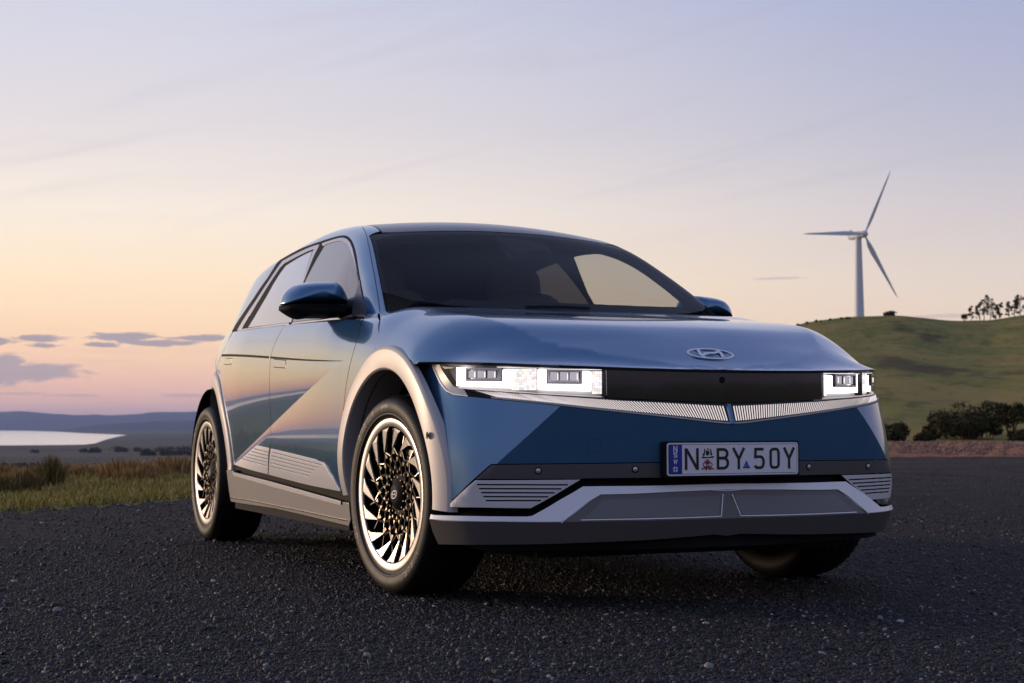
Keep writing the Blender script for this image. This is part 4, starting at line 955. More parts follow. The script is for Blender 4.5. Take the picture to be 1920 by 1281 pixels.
def ribbon_on(name,S,ab,w,m,parent,off,sides=(1,-1),th=.003):
    ab=resample(np.array(ab),.02,False);V,F=stroke(ab,w);k=len(ab);n=2*k;P=S.ev(V,off);Nn=S.nr(V);B=S.ev(V,off-th)
    FF=list(F);
    for i in range(k-1): FF+=[(i,i+1,i+1+n,i+n),(i+1+k,i+k,i+k+n,i+1+k+n)]
    FF+=[(0,n,k+n,k),(k-1,2*k-1,2*k-1+n,k-1+n)]
    A=np.vstack([P,B]);f0=F[0];nn=np.cross(A[f0[1]]-A[f0[0]],A[f0[2]]-A[f0[0]])@Nn[f0[0]]
    if nn<0: FF=[f[::-1] for f in FF]
    r=[]
    for s in sides:
        pp=parent[0 if s==1 else 1] if isinstance(parent,(list,tuple)) else parent
        r.append(cmesh(name,A,FF,m,pp,None,False,s))
    return r
ribbon_on('grille_edge_trim',S_L,S_L.inv([(1089,975.5),(1160,974.2),(1230,972.8),(1300,970.8),(1352,968.6),(1355,927)]),.003,M_SILV,GR,.003)
ribbon_on('lip_crease_trim',S_L,S_L.inv([(1052,980.5),(1080,958),(1100,942),(1126,927),(1180,926),(1260,922),(1330,919)])[:]+[(0.0,cb[-1][1]-.004)],.0022,M_SILV,LIP,.004)
# underside lip and belly
def box_c(name,u0,u1,v0,v1,z0,z1,m,parent=None,bev=0,side=1):
    P=[(u,v,z) for u in(u0,u1) for v in(v0,v1) for z in(z0,z1)]
    F=[(0,1,3,2),(4,6,7,5),(0,4,5,1),(2,3,7,6),(0,2,6,4),(1,5,7,3)]
    return cmesh(name,P,F,m,parent,None,False,side)
box_c('underbody',-3.45,.62,-.62,.62,.17,.30,M_BLK)
box_c('cabin_floor',-2.45,-.56,-.90,.90,.20,.33,M_BLK)
# ---- hidden lighting garnish: a slanted strip of fine lit ribs ----
topc=[(0,None)];tpx=S_P.inv([(1358,757),(1300,754.8),(1230,751.5),(1156,748.5),(1100,744.5),(1043,741),(1000,738),(963,736),(920,732.5),(869,729.3)])
topc=[(0,tpx[0][1]-.0005)]+tpx[1:]
botc=[p for p in tp if p[0]<.93];botc[-1]=(botc[-1][0],botc[-1][1])
T3=S_P.ev(np.array(topc));B3=S_B.ev(np.array([(a,b+.003) for a,b in botc]))
def polyline3(P,t):
    d=np.concatenate([[0],np.cumsum(np.linalg.norm(np.diff(P,axis=0),axis=1))]);d/=d[-1];return np.stack([np.interp(t,d,P[:,k]) for k in range(3)],-1)
def STRIP(a,b):  # a along, b 0 top .. 1 bottom
    t=polyline3(T3,a);q=polyline3(B3,a);return t+(q-t)*b[:,None]
S_ST=Surf(STRIP,(0,1,0,1),lambda P:np.stack([P[:,0]*0+1,P[:,1]*.6,0*P[:,0]+.5],1))
a_=np.linspace(0,1,90)
for sd in (1,-1):
    V=np.vstack([STRIP(a_,0*a_),STRIP(a_,0*a_+1)]);n=len(a_);F=[(i,i+1,i+1+n,i+n) for i in range(n-1)]
    if np.cross(V[1]-V[0],V[n]-V[0])[0]<0: F=[f[::-1] for f in F]
    g0=cmesh('lighting_garnish',V,F,simple('garnish_backing',(.015,.014,.016),.25,.3),None,None,True,sd)
    VV=[];FF=[];K=84
    for i in range(K):
        a=.018+(.955-.018)*i/(K-1);w=.0038
        q=np.array([[a-.006,.14],[a+w-.006,.14],[a+w-.019*0+.012,.90],[a+.012,.90]])
        if q[:,0].max()>.985: continue
        q=q[:,:];q[:2,0]+=.010;q[2:,0]-=.010
        P=S_ST.ev(np.clip(q,0,1),.0028);Bk=S_ST.ev(np.clip(q,0,1),.0002);b=len(VV);VV+=list(P)+list(Bk)
        FF+=[(b,b+1,b+2,b+3),(b,b+4,b+5,b+1),(b+1,b+5,b+6,b+2),(b+2,b+6,b+7,b+3),(b+3,b+7,b+4,b)]
    A=np.array(VV);nn=np.cross(A[1]-A[0],A[2]-A[0])[0]
    if nn<0: FF=[f[::-1] for f in FF]
    cmesh('lit_ribs',A,FF,M_DRL,g0,None,False,sd)
    e=STRIP(a_,0*a_+1);V=np.vstack([e+[.004,0,.002],e+[.002,0,-.0035]]);V[n:,0]+=.001
    F=[(i,i+1,i+1+n,i+n) for i in range(n-1)]
    if np.cross(V[1]-V[0],V[n]-V[0])[0]<0: F=[f[::-1] for f in F]
    cmesh('garnish_lower_edge',V,F,M_SILV,g0,None,True,sd)
# blue centre spine between the two garnishes
t0=S_P.ev(np.array([[0.,topc[0][1]]]))[0];b0=S_B.ev(np.array([[0.,tp[0][1]]]))[0]
P=[];
for (w,f) in((.011,0),(.011,1)):
    c=t0 if f==0 else b0
    P+=[c+[-.004,-w,.0],c+[.009,-w*.6,.0],c+[.009,w*.6,.0],c+[-.004,w,.0]]
cmesh('centre_spine',P,[(0,1,5,4),(1,2,6,5),(2,3,7,6)],M_PAINT,None,None,False,-1)
# wing trims outside the lamps
wt=S_B.inv([(810,682.5),(817,699.5),(828,721),(837.5,733),(850.6,739.5),(877,742.8)])
wi=S_P.inv([(870,730.5),(850.6,724.5),(838,708),(828,692.5),(824,684)])
W3=S_B.ev(resample(np.array(wt),.012,False),-.001);I3=S_P.ev(resample(np.array(wi),.012,False))
def rule(name,A,B,m,parent,side=1,nrm_ref=(1,0,0),N_=30):
    t=np.linspace(0,1,N_);a=polyline3(A,t);b=polyline3(B,t);V=np.vstack([a,b]);F=[(i,i+1,i+1+N_,i+N_) for i in range(N_-1)]
    if np.cross(V[1]-V[0],V[N_]-V[0])@np.array(nrm_ref)<0: F=[f[::-1] for f in F]
    return cmesh(name,V,F,m,parent,None,True,side)
for sd in (1,-1):
    wt_=rule('lamp_wing_trim',W3,I3[::-1],M_CLAD,BUMP,sd)
ribbon_on('lamp_wing_edge',S_B,wt,.0045,M_SILV,BUMP,.002)
# ---- black upper grille panel ----
gpn=S_P.inv([(1340,697),(1240,696),(1138,694)]);gpb=S_P.inv([(1138,747),(1230,751),(1300,754.3),(1345,756.3)])
gzt=gpn[0][1]
pan=[(0,gzt+.012)]+[(a,b+.012) for a,b in gpn[1:]]+gpb+[(0,topc[0][1]+.001)]
UG=panel('upper_grille_panel',S_P,sym(S_P,pan),M_GLOSS,res=.03,off=0,thick=.015,sides=(1,))
disc_on('front_camera',S_P,S_P.inv([(1354,712.5)])[0],.011,M_BLK,UG,.003)
# ---- headlamps ----
HLP=S_P.inv([(824.5,683),(828,692.5),(838,708),(850.6,724.3),(869,729.3),(963,736),(1007,738.2),(1043,740.6),(1100,744),(1136.5,746.5),(1136.5,693.5),(1090,692),(1007,689.5),(920,686),(870,684.6)])
HLP=[(a,b+(.012 if b>.77 and i>9 else 0)) for i,(a,b) in enumerate(HLP)]
S_H5=Surf(_wall(lambda s,z:-.062+DPk(s)),(-.01,1.3,.6,.84),outW);S_H3=Surf(_wall(lambda s,z:-.042+DPk(s)),(-.01,1.3,.6,.84),outW);S_H2=Surf(_wall(lambda s,z:-.030+DPk(s)),(-.01,1.3,.6,.84),outW)
CV=panel('headlamp',S_P,HLP,M_LENS,res=.02,off=.001,thick=.0005,gap=.001)
hb=panel('lamp_housing',S_H5,[(a+(.01 if i<4 else 0),b) for i,(a,b) in enumerate(HLP)],simple('lamp_housing_grey',(.40,.38,.40),.35,.4),res=.03,thick=.01,gap=-.004,parent=CV)
def cp(x,y): return (800+x/5.333,670+y/5.333)
def lpanel(name,S,pts,m,off=0,holes=(),res=.02,thick=.006): return panel(name,S,S.inv([cp(*p) for p in pts]),m,[S.inv([cp(*p) for p in h]) for h in holes],res=res,off=off,thick=thick,parent=CV,gap=.0003,hole_gap=0,bev=.0005)
lpanel('led_frame',S_H3,[(297,104),(384,106),(384,240),(752,243),(752,126),(842,128),(842,306),(297,286)],M_LED)
lpanel('led_frame',S_H3,[(1112,122),(1195,124),(1195,268),(1560,272),(1560,146),(1646,148),(1646,338),(1112,322)],M_LED)
lpanel('daylight_bar',S_H2,[(700,94),(1100,108),(1100,114),(700,101)],M_LEDM)
lpanel('daylight_bar',S_H2,[(1130,112),(1750,122),(1750,128),(1130,119)],M_LEDM)
def pixels(x0,x1,y0,y1,nx,ny,dx=0):
    V=[];F=[]
    for i in range(nx):
        for j in range(ny):
            a=x0+(x1-x0)*(i+.03)/nx;b=x0+(x1-x0)*(i+.97)/nx;c=y0+(y1-y0)*(j+.03)/ny;d=y0+(y1-y0)*(j+.97)/ny
            q=np.array(S_H3.inv([cp(a,c),cp(b,c),cp(b,d),cp(a,d)]));P=S_H3.ev(q,.0);k=len(V);V+=list(P);F.append((k,k+1,k+2,k+3))
    A=np.array(V)
    if np.cross(A[1]-A[0],A[2]-A[0])[0]<0: F=[f[::-1] for f in F]
    for s,p in((1,CV[0]),(-1,CV[1])):
        q=cmesh('pixel_matrix',A,F,M_PIX,p,None,False,s);t=q.data.attributes.new('tone','FLOAT','POINT');t.data.foreach_set('value',np.repeat(rng.random(len(A)//4),4).astype(np.float32))
pixels(848,1100,116,330,10,8);pixels(1654,1752,140,368,4,8)
for x0,x1,y0,y1 in((392,744,118,232),(1202,1552,132,258)):
    lpanel('projector_frame',S_H2,[(x0-6,y0-10),(x1+6,y0-8),(x1+6,y1+10),(x0-6,y1+8)],simple('projector_bezel',(.30,.28,.30),.3,.4,Emission_Color=(.9,.82,.85,1),Emission_Strength=.16),0,[[(x0+14,y0+8),(x1-16,y0+8),(x1-16,y1-14),(x0+14,y1-14)]],thick=.02)  # bezel emits faintly, standing in for light scattered inside the lit lamp
    for k in range(3):
        a=x0+30+(x1-x0-60)*k/3;b=a+(x1-x0-60)/3-14
        lpanel('projector_lens',S_H3,[(a,y0+16),(b,y0+16),(b,y1-22),(a,y1-22)],simple('projector_lens_glass',(.22,.21,.24),.06,.5,Coat_Weight=1.0,Emission_Color=(.85,.80,.88,1),Emission_Strength=.50),.006+.003*(k%2),thick=.01)
        lpanel('projector_glint',S_H3,[(b-12,y0+30),(b-4,y0+30),(b-4,y1-30),(b-12,y1-30)],M_LEDM,.012,thick=.002)
lpanel('lamp_divider',S_H2,[(1101,98),(1109,98),(1109,352),(1101,352)],M_SILV,.006,thick=.03)
lpanel('lamp_side_trim',S_H2,[(1762,114),(1796,114),(1796,388),(1762,386)],simple('lamp_bezel_dark',(.06,.055,.05),.3,.6),.004,thick=.03)
lpanel('lamp_side_trim',S_H2,[(1788,118),(1796,118),(1800,384),(1792,384)],M_CHROME,.0065,thick=.002)
lpanel('indicator_trim',S_H2,[(150,92),(262,98),(240,112),(176,116)],M_AMB,0)
lpanel('lamp_base_trim',S_H2,[(300,292),(1100,356),(1750,390),(1750,397),(1100,364),(330,312)],M_DRL,0)
# ---- doors, wing and quarter panels ----
belt=[(686,591),(675,596.8),(640,599.3),(600,602.3),(560,605.5),(535,607.8),(500,612),(470,616),(437,621)]
doorF=S_SIDE.inv([(682,597.5),(660,598.5),(630,600.8),(600,603),(560,606.3),(534.5,608.8),(530,616),(525,625),(519,636),(515,645),(511.5,655),(508.8,665),(506.8,680),(506,695),(505.5,741),(507,770),(508,800),(508.3,829),(506,862),(503,890),(570,908),(639,924)])
doorF+=S_SIDE.inv([(639.5,915),(640,880),(640.5,850),(642,805),(645,760),(649,722),(655,690),(660,670),(666,650),(671,632),(676,612)])
FD=panel('front_door',S_SIDE,doorF,M_PAINT,res=.02,thick=.02,creases=CRS)
doorR=S_SIDE.inv([(534.5,608.8),(500,613),(470,617),(438,621.8),(428,640),(421,655),(413,672),(406,694)])
n_=len(doorR);doorR+=arcpts(AR[0],AR[1],.50,104,-4,30)[::1]
zz=S_SIDE.inv([(437,871.5),(470,881),(503,890)]);doorR=doorR[:n_]+[p for p in doorR[n_:] if p[1]>zz[0][1] and p[0]>doorR[n_-1][0]+.005]+zz
doorR+=S_SIDE.inv([(506,862),(508.3,829),(508,800),(507,770),(505.5,741),(506,695),(506.8,680),(508.8,665),(511.5,655),(515,645),(519,636),(525,625),(530,616)])
RD=panel('rear_door',S_SIDE,doorR,M_PAINT,res=.02,thick=.02,creases=CRS)
fen=S_SIDE.inv([(676,612),(682,597.5),(686,590),(700,587.5),(712.5,586.5),(712.8,600),(711,622),(706.5,643)])
fen+=[(fen[-1][0],.872)];n_=len(fen);fen+=[p for p in arcpts(0,.37,.50,100,182,26) if p[0]<fen[n_-1][0]-.006 and p[1]>.36];fen+=S_SIDE.inv([(639.5,915),(640,880),(640.5,850),(642,805),(645,760),(649,722),(655,690),(660,670),(666,650),(671,632)])
panel('front_wing',S_SIDE,fen,M_PAINT,res=.02,thick=.02)
qr=S_SIDE.inv([(437,621),(428,640),(421,655),(413,672),(406,694)])
q0=qr[0];n_=len(qr);qr+=[p for p in arcpts(AR[0],AR[1],.50,110,184,26) if p[0]<qr[n_-1][0]-.005]
qr+=[(-3.62,.33),(-3.70,.6),(-3.68,.9),(-3.62,1.12),(-3.3,1.13),(-3.0,1.135)]
QP=panel('rear_quarter_panel',S_SIDE,qr,M_PAINT,res=.03,thick=.02)
# black crease trim at handle height
rt=[(u,float(ZR(u))+.0005) for u in np.linspace(-.53,-2.86,60)]
up=[(u,z+h) for (u,z),h in zip(rt,np.interp(np.linspace(0,1,60),[0,.12,.5,1],[.0006,.0028,.0052,.0058]))];dn=[(u,2*z2[1]-z1[1]) for z1,z2,u in zip(up,rt,[p[0] for p in rt])]
cut=[-1.645]
for nm,a,b,pp in (('crease_trim',-.53,-1.655,FD),('crease_trim',-1.668,-2.80,RD)):
    idx=[i for i,(u,z) in enumerate(rt) if b<=u<=a]
    panel(nm,S_SIDE,[up[i] for i in idx]+[dn[i] for i in idx[::-1]],M_BLK,res=.03,off=.0025,thick=.004,gap=0,bev=.0003,parent=pp)
# flush handles
for pp,px in ((FD,[(514.6,674.3),(536.2,676),(535,690),(513.2,688.3)]),(RD,[(423.3,672),(435.8,672.6),(433.2,683.6),(420,683.2)])):
    hd=S_SIDE.inv(px)
    panel('handle_recess',S_SIDE,hd,M_BLK,res=.02,off=.0006,thick=.001,gap=-.0022,bev=.0002,parent=pp)
    panel('door_handle',S_SIDE,hd,M_PAINT,res=.02,off=.0012,thick=.001,gap=.0008,bev=.0008,parent=pp)
# silver slotted sill vents on the doors
S_SV=Surf(SIDE,(-3.7,.3,.2,1.14),(0,1,0),.004)
def c4(x,y): return (340+x/5.647,850+y/5.647)
v_r=S_SV.inv([(439,871),(455,858.5),(480.6,835.2),(490,837.2),(504,840.5)])
v_r2=S_SV.inv([c4(915,225),c4(700,168)])
vf=S_SV.inv([(507.5,841.5),(550,851.5),(590,861.5),c4(1440,82),c4(1500,100),c4(1530,145),c4(1600,260),c4(1683,405),c4(1300,328),c4(922,228)])
def slotpx(x0,y0,x1,y1,w=2.0):
    n=6;t=[(x0+(x1-x0)*i/n,y0+(y1-y0)*i/n) for i in range(n+1)];return S_SV.inv([c4(a,b-w*2) for a,b in t]+[c4(a,b+w*2) for a,b in t[::-1]])
slR=[slotpx(700,3,928,62),slotpx(672,28,926,96),slotpx(640,56,916,134)]
slR=[S_SV.inv([(x,y-1.0) for x,y in ((a[0],a[1]),((a[0]+a[2])/2,(a[1]+a[3])/2),(a[2],a[3]))]+[(x,y+1.0) for x,y in ((a[2],a[3]),((a[0]+a[2])/2,(a[1]+a[3])/2),(a[0],a[1]))]) for a in ((476,841.5,502.5,848.5),(470.5,846.7,502.3,855.2),(464.5,851.7,502,861.5),(459.5,856.5,501.5,868),(453.5,860,501,874))]
slF=[S_SV.inv([(x,y-1.05) for x,y in ((a[0],a[1]),((a[0]+a[2])/2,(a[1]+a[3])/2),(a[2],a[3]))]+[(x,y+1.05) for x,y in ((a[2],a[3]),((a[0]+a[2])/2,(a[1]+a[3])/2),(a[0],a[1]))]) for a in ((509.5,848,602,872),(508.6,855,596.5,877.5),(507.8,861.5,590.7,883),(507.2,868.5,585,888),(506.6,875.2,579,893))]
panel('slotted_sill_vent',S_SV,v_r+v_r2,M_SILV,slR,res=.02,thick=.006,gap=.0006,hole_gap=0,bev=.0005,parent=RD)
panel('slotted_sill_vent',S_SV,vf,M_SILV,slF,res=.02,thick=.006,gap=.0006,hole_gap=0,bev=.0005,parent=FD)
# sill: black channel, bright strip, grey skirt, bottom trim
S_SB=Surf(lambda u,z:np.stack([u,.905+0*u+0*z,z+0*u],-1),(-2.6,-.3,.2,.5),(0,1,0))
panel('sill_channel',S_SB,[(-2.53,.46),(-.40,.44),(-.40,.25),(-2.55,.27)],M_BLK,res=.08,thick=.03)
ss=S_S.inv([c4(550,197),c4(930,292),c4(1300,395),c4(1700,507),c4(1700,543),c4(1300,436),c4(930,335),c4(560,232)])
SK=panel('side_skirt',S_S,S_S.inv([c4(478,180),c4(545,190),c4(560,236),c4(930,342),c4(1300,444),c4(1700,552),c4(1704,516),c4(1770,530),c4(1790,700),c4(1770,770),c4(1300,655),c4(1000,585),c4(524,510),c4(505,400)]),M_SILL,res=.03,thick=.03,gap=0)
panel('skirt_strip',S_S,ss,M_SILV,res=.03,off=.006,thick=.012,gap=0,bev=.001,parent=SK)
ribbon_on('skirt_bottom_trim',S_S,S_S.inv([c4(520,468),c4(700,495),c4(1000,555),c4(1300,615),c4(1560,672),c4(1760,713)]),.0045,M_CHROME,SK,.004)
# ---- wheel arch cladding ----
def AV(u,z,fr):
    sv=side_up(u,np.maximum(z,.86))
    sd=SIDE(u,np.minimum(z,.83) if fr else z)[...,1]
    if not fr: return sd
    sb=wall_v(u)-.008+0*z
    w=np.clip((u+.15)/.35,0,1);w=w*w*(3-2*w);return sd*(1-w)+sb*w
def arch(fr,sd):
    cu,cz=(0.0,.37) if fr else (-3.0,.37)
    V=[];F=[];prof=[(.543,-.016),(.541,.003),(.536,.0075),(.529,.0105),(.527,.0110),(.500,.0125),(.465,.0135),(.461,.0128),(.455,.007),(.453,.000),(.453,-.05),(.460,-.16)]
    na=72;a0,a1=(-4.5,183) if fr else (-2,186);k=len(prof)
    for i in range(na+1):
        a=R_(a0+(a1-a0)*i/na);c,s=math.cos(a),math.sin(a)
        for r,o in prof:
            rr=r
            if r<.46 and o<0: pass
            u=cu+rr*c;z=cz+rr*s;b=float(AV(np.array(u),np.array(min(z,.905)),fr))
            V.append((u,b+o,z))
    for i in range(na):
        for q in range(k-1): F.append((i*k+q,i*k+q+1,(i+1)*k+q+1,(i+1)*k+q))
    A=np.array(V);m=(na//2)*k+5;nn=np.cross(A[m+1]-A[m],A[m+k]-A[m])[1]
    if nn<0: F=[f[::-1] for f in F]
    ob=cmesh('wheel_arch_cladding',A,F,M_CLAD,None,None,True,sd);ob.data.set_sharp_from_angle(angle=R_(24))
    # black wheel well
    V=[];F=[];pr=[(.452,-.03),(.47,-.10),(.47,-.42)];k=3
    for i in range(37):
        a=R_(-20+220*i/36)
        for r,o in pr: V.append((cu+r*math.cos(a),.945+o,cz+r*math.sin(a)))
    V.append((cu,.945-.42,cz));c=len(V)-1
    for i in range(36):
        for q in range(2): F.append((i*3+q,i*3+q+1,(i+1)*3+q+1,(i+1)*3+q))
        F.append((i*3+2,c,(i+1)*3+2))
    cmesh('wheel_well_liner',V,F,M_BLK,ob,None,True,sd)
    return ob
for sd in (1,-1):
    for fr in (True,False):
        a_o=arch(fr,sd)
        if fr:
            a=R_(26);u=.49*math.cos(a);z=.37+.49*math.sin(a)
            P0=np.array([u,float(AV(np.array(u),np.array(z),True))+.019,z]);seg=16
            V=[P0+[0,.001,0]]+[P0+[.011*math.cos(t),0,.013*math.sin(t)] for t in np.linspace(0,2*math.pi,seg,endpoint=False)]
            F=[(0,1+i,1+(i+1)%seg) for i in range(seg)]
            nn=np.cross(V[1]-V[0],V[2]-V[0])[1]
            cmesh('side_sensor',V,F if nn>0 else [f[::-1] for f in F],M_BLK,a_o,None,True,sd)
# ---- upper body: pillars and cant rail ----
DLO=[(435,621.3),(441,610),(447.5,600),(461,580),(475,560),(488,540),(502.5,520),(513,503),(525,487.5),(545,476),(565,466),(583,459.5),(600,453.8),(614,449),(627.5,445),(636,442.8),(642.5,442.2),(648,442.6),(652.5,445),(656.5,448.8),(660,453.8),(665,467.5),(670,492),(675,520),(680,546),(684.5,570),(686.3,588)]
dlo=S_UB.inv(DLO)
ws=S_UB.inv([(692.5,442),(700.6,465),(706,491),(711.5,519),(717,548),(722,574),(725.5,590)])
tr=.485
UBt=lambda u:tr
roofe=[(u,tr) for u in np.linspace(-3.42,ws[0][0]-.03,40)]
pc=S_UB.inv([(686.3,590),(700,588)])
pil=[p for p in dlo]
bel_r=[(u,1.055) for u in (-3.0,-3.2,-3.42)]
body=list(reversed(bel_r))+pil+[(dlo[-1][0]+.004,dlo[-1][1]+.03),(ws[-1][0]+.03,ws[-1][1]+.07)]+ws[::-1]+roofe[::-1]
panel('body_frame',S_UB,body,M_PAINT,res=.022,thick=.02,gap=.001,bev=.0015)
ribbon_on('roof_ditch',S_UB,S_UB.inv([(679.5,427),(686,438),(690,455),(695,479),(701.5,513),(707.5,549),(712.5,584)]),.0026,M_BLK,None,.0012,th=.001)
# ---- roof panel and windscreen ----
hd=S_UB.inv([(692.8,441.5),(741,436),(800,434),(850,433.4),(890,433.6),(925,434.6)])
hd=[p for p in hd if p[1]>.02];uc=hd[-1][0]+.004
rf=[(uc,0)]+[(u+.0,min(t,.484)) for u,t in hd[::-1]]+[(u,.484) for u in (ws[0][0]-.03,-1.6,-2.0,-2.4,-2.8,-3.1,-3.42)]+[(-3.45,.3),(-3.46,0)]
rfp=[(a,b) for a,b in rf]+[(a,-b) for a,b in reversed(rf[1:-1])]
panel('roof_panel',S_UB,rfp,M_ROOF,res=.04,thick=.02,sides=(1,),gap=.002)
wbase=[(-.215-.46*(t/.5*.75)**2,t) for t in (.47,.38,.28,.19,.1)]+[(-.215,0)]
wsx=[p for p in ws if p[0]<-.50]
wch=[(uc+.006,0)]+[(u+.006,t) for u,t in hd[::-1]]+wsx[1:]+wbase
wp=wch+[(a,-b) for a,b in reversed(wch[1:-1])]
WS=panel('windscreen',S_UB,wp,M_WS,res=.035,thick=.001,sides=(1,),gap=.001)
fi=S_UB.inv([(704.7,449),(711,480),(719,516),(727.7,552),(733,563),(742,572),(756,580),(775,586)])
fic=[(uc+.03,0)]+[(u+.03,t*.97) for u,t in hd[::-1][:-1]]+fi+[(-.30-.42*(t/.5*.7)**2,t) for t in (.36,.28,.2,.1)]+[(-.30,0)]
panel('windscreen_border',S_UB,wp,M_BLK,[fic+[(a,-b) for a,b in reversed(fic[1:-1])]],res=.04,off=-.004,thick=.001,sides=(1,),gap=.002,parent=WS)
mh=[(928,438.5),(963,467.7),(975,469.5),(987.7,469),(1001,463.6),(1020,465),(1039,472.6),(1030,459),(1017.5,450.5),(975,443)]
S_UBf=Surf(UB,(-1.3,-.3,-.45,.45),lambda P:np.stack([.25+0*P[:,0],P[:,1],P[:,2]-.8],1))
panel('mirror_sensor_housing',S_UBf,S_UBf.inv(mh),M_BLK,res=.03,off=-.012,thick=.04,sides=(1,),parent=WS)
# ---- side windows ----
gF=S_UB.inv([(608.5,460.5),(612,458),(625,454),(640,451.3),(646,452.3),(651,456),(655.5,463),(660.5,478),(665,497),(670,522),(676,548),(681,575),(683.5,589.5)]+[(650,593.5),(600,598),(548,603.5),(546.5,600),(553,580),(562,552),(571,529),(590,492)])
gR=S_UB.inv([(585,471.5),(560,483.5),(535,499),(524,514),(512,533),(500,555),(487,577),(476,596),(465,613.5),(500,609.3),(542,604.3),(545,592),(553.5,566),(562.5,540),(574,505)])
gQ=S_UB.inv([(470,578),(462,590),(452,606),(446,617.5),(453,616.5),(458.5,606),(465,592),(472,579.5)])
dl=[p for p in dlo]+S_UB.inv([(660,598.5),(600,603.5),(535,609),(480,616)])
SP=panel('window_surround',S_UB,dl,M_BLK,[gF,gR],res=.022,thick=.010,gap=.002,hole_gap=.002,bev=.0008)
panel('front_window',S_UB,gF,M_SG,res=.03,off=-.001,thick=.0015,gap=-.004,bev=.0003,parent=FD)
panel('rear_window',S_UB,gR,M_RG,res=.03,off=-.001,thick=.0015,gap=-.004,bev=.0003,parent=RD)
S_UF=Surf(UB,(-3.5,-.18,.0,1.13),S_UB.out,.003)
frF=S_UF.inv([(603,456.5),(620,450.5),(636,446),(643,445.6),(650,448),(656,455),(661,468.5),(666,493),(671,520),(677,549),(671.5,522),(664,492),(659,475),(653.5,461),(648,455),(641.5,450.8),(628,452),(611,457.5),(605,461)])
panel('window_frame',S_UF,frF,M_FRAME,res=.03,thick=.003,gap=0,bev=.0006,parent=FD)
frR=S_UF.inv([(597,458.5),(575,466),(553,476.5),(530,489),(521,501),(508,520.5),(494,541.5),(481,561.5),(468,581),(455,601),(444.5,619.5),(451.5,618.6),(460,603),(473,583),(487,560.5),(500,539.5),(513,519.5),(524.5,502.5),(531,494.5),(553,482.5),(575,471.5),(592,465.5)])
panel('window_frame',S_UF,frR,M_FRAME,res=.03,thick=.003,gap=0,bev=.0006,parent=RD)
bp=S_UF.inv([(599,458),(589,478),(578,506),(567,538),(557,568),(550,590),(547,603.5),(534,605.5),(541,582),(549,558),(560,527),(572,497),(585,468),(591,460.5)])
panel('door_pillar_trim',S_UF,S_UF.inv([(599,458.5),(589,478),(578,505),(567,534),(557,564),(550,588),(546,603),(541.5,604),(545,590),(553,565),(563,538),(575,504),(586,472),(592,461)]),M_FRAME,res=.03,thick=.004,gap=0,bev=.0006,parent=RD)
bs=S_UF.inv([(682,590.5),(640,596.5),(600,600),(548,605),(546,608),(600,603.2),(640,599.8),(683,594)])
panel('waist_trim',S_UF,bs,M_FRAME,res=.03,thick=.006,gap=0,bev=.0008,parent=FD)
bs=S_UF.inv([(541,605.6),(500,610.6),(452,617.3),(443,619.5),(447,620.3),(500,613.4),(541,608.6)])
panel('waist_trim',S_UF,bs,M_FRAME,res=.03,thick=.006,gap=0,bev=.0008,parent=RD)
sl=S_UF.inv([(674.5,524),(684,571),(685,590.5),(660,594.5),(662,570),(667,548)])
panel('mirror_sail',S_UF,sl,simple('sail_grey',(.12,.11,.12),.3,.2),res=.03,off=.001,thick=.006,gap=0,parent=FD)
# ---- shoulder ledge between window line and doors ----
for sd in (1,-1):
    us=np.linspace(-.50,-2.95,60);zb=np.interp(us,[-2.9,-2.45,-1.64,-.9,-.5],[1.118,1.108,1.088,1.066,1.050])
    a=SIDE(us,zb)[:,:];a[:,1]-=.004;b=a.copy();b[:,1]=vs(us,zb)-.012;b[:,2]+=.004
    rule('waist_ledge',a,b,M_BLK,None,sd,(0,0,1),60)
# ---- tail: closes the back of the car ----
us=np.linspace(-1,1,25)
V=[];F=[];rows=[(.26,-3.66,.66),(.55,-3.76,.70),(.80,-3.78,.70),(1.0,-3.74,.68),(1.12,-3.68,.64),(1.28,-3.62,.56),(1.40,-3.50,.50)]
for z,u,w in rows:
    for x in us: V.append((u+.12*(1-x*x)*-1+.10,w*x,z+.02*(1-x*x)))
n=25
for r in range(len(rows)-1):
    for i in range(n-1): F.append((r*n+i,r*n+i+1,(r+1)*n+i+1,(r+1)*n+i))
cmesh('tailgate',V,[f[::-1] for f in F],M_PAINT,None,None,True,1)
# ---- interior ----
INT=M_INT
def liner(name,S,poly,off,sides=(1,-1),holes=()): return panel(name,S,poly,INT,holes,res=.05,off=off,thick=.004,gap=0,sides=sides)
liner('headliner',S_UB,rfp,-.05,(1,))
liner('pillar_lining',S_UB,body,-.028)
liner('door_lining',S_SIDE,[(-.52,1.06),(-2.9,1.11),(-2.9,.95),(-2.6,.45),(-2.2,.34),(-.60,.33),(-.50,.85)],-.05)
DSH=box_c('dashboard',-.95,-.36,-.76,.76,.62,1.0,INT)
V=[(u,v,z) for u,z in((-.28,1.035),(-.95,1.04),(-1.0,.98),(-1.0,.7)) for v in (-.74,-.35,0,.35,.74)];F=[(r*5+i,r*5+i+1,(r+1)*5+i+1,(r+1)*5+i) for r in range(3) for i in range(4)]
cmesh('dashboard_top',V,F,INT,DSH,None,True,1)
SW=empty('steering_wheel',(0,0,0),0,CAR)
V=[];F=[];ns,nr=40,8
c0_=np.array([-1.10,.37,1.0]);ax=np.array([-.92,0,.40]);ax/=np.linalg.norm(ax);e1=np.array([0,1.,0]);e2=np.cross(ax,e1)
for i in range(ns):
    a=2*math.pi*i/ns;d=e1*math.cos(a)+e2*math.sin(a)
    for j in range(nr):
        b=2*math.pi*j/nr;V.append(c0_+d*(.178+.016*math.cos(b))+ax*.016*math.sin(b))
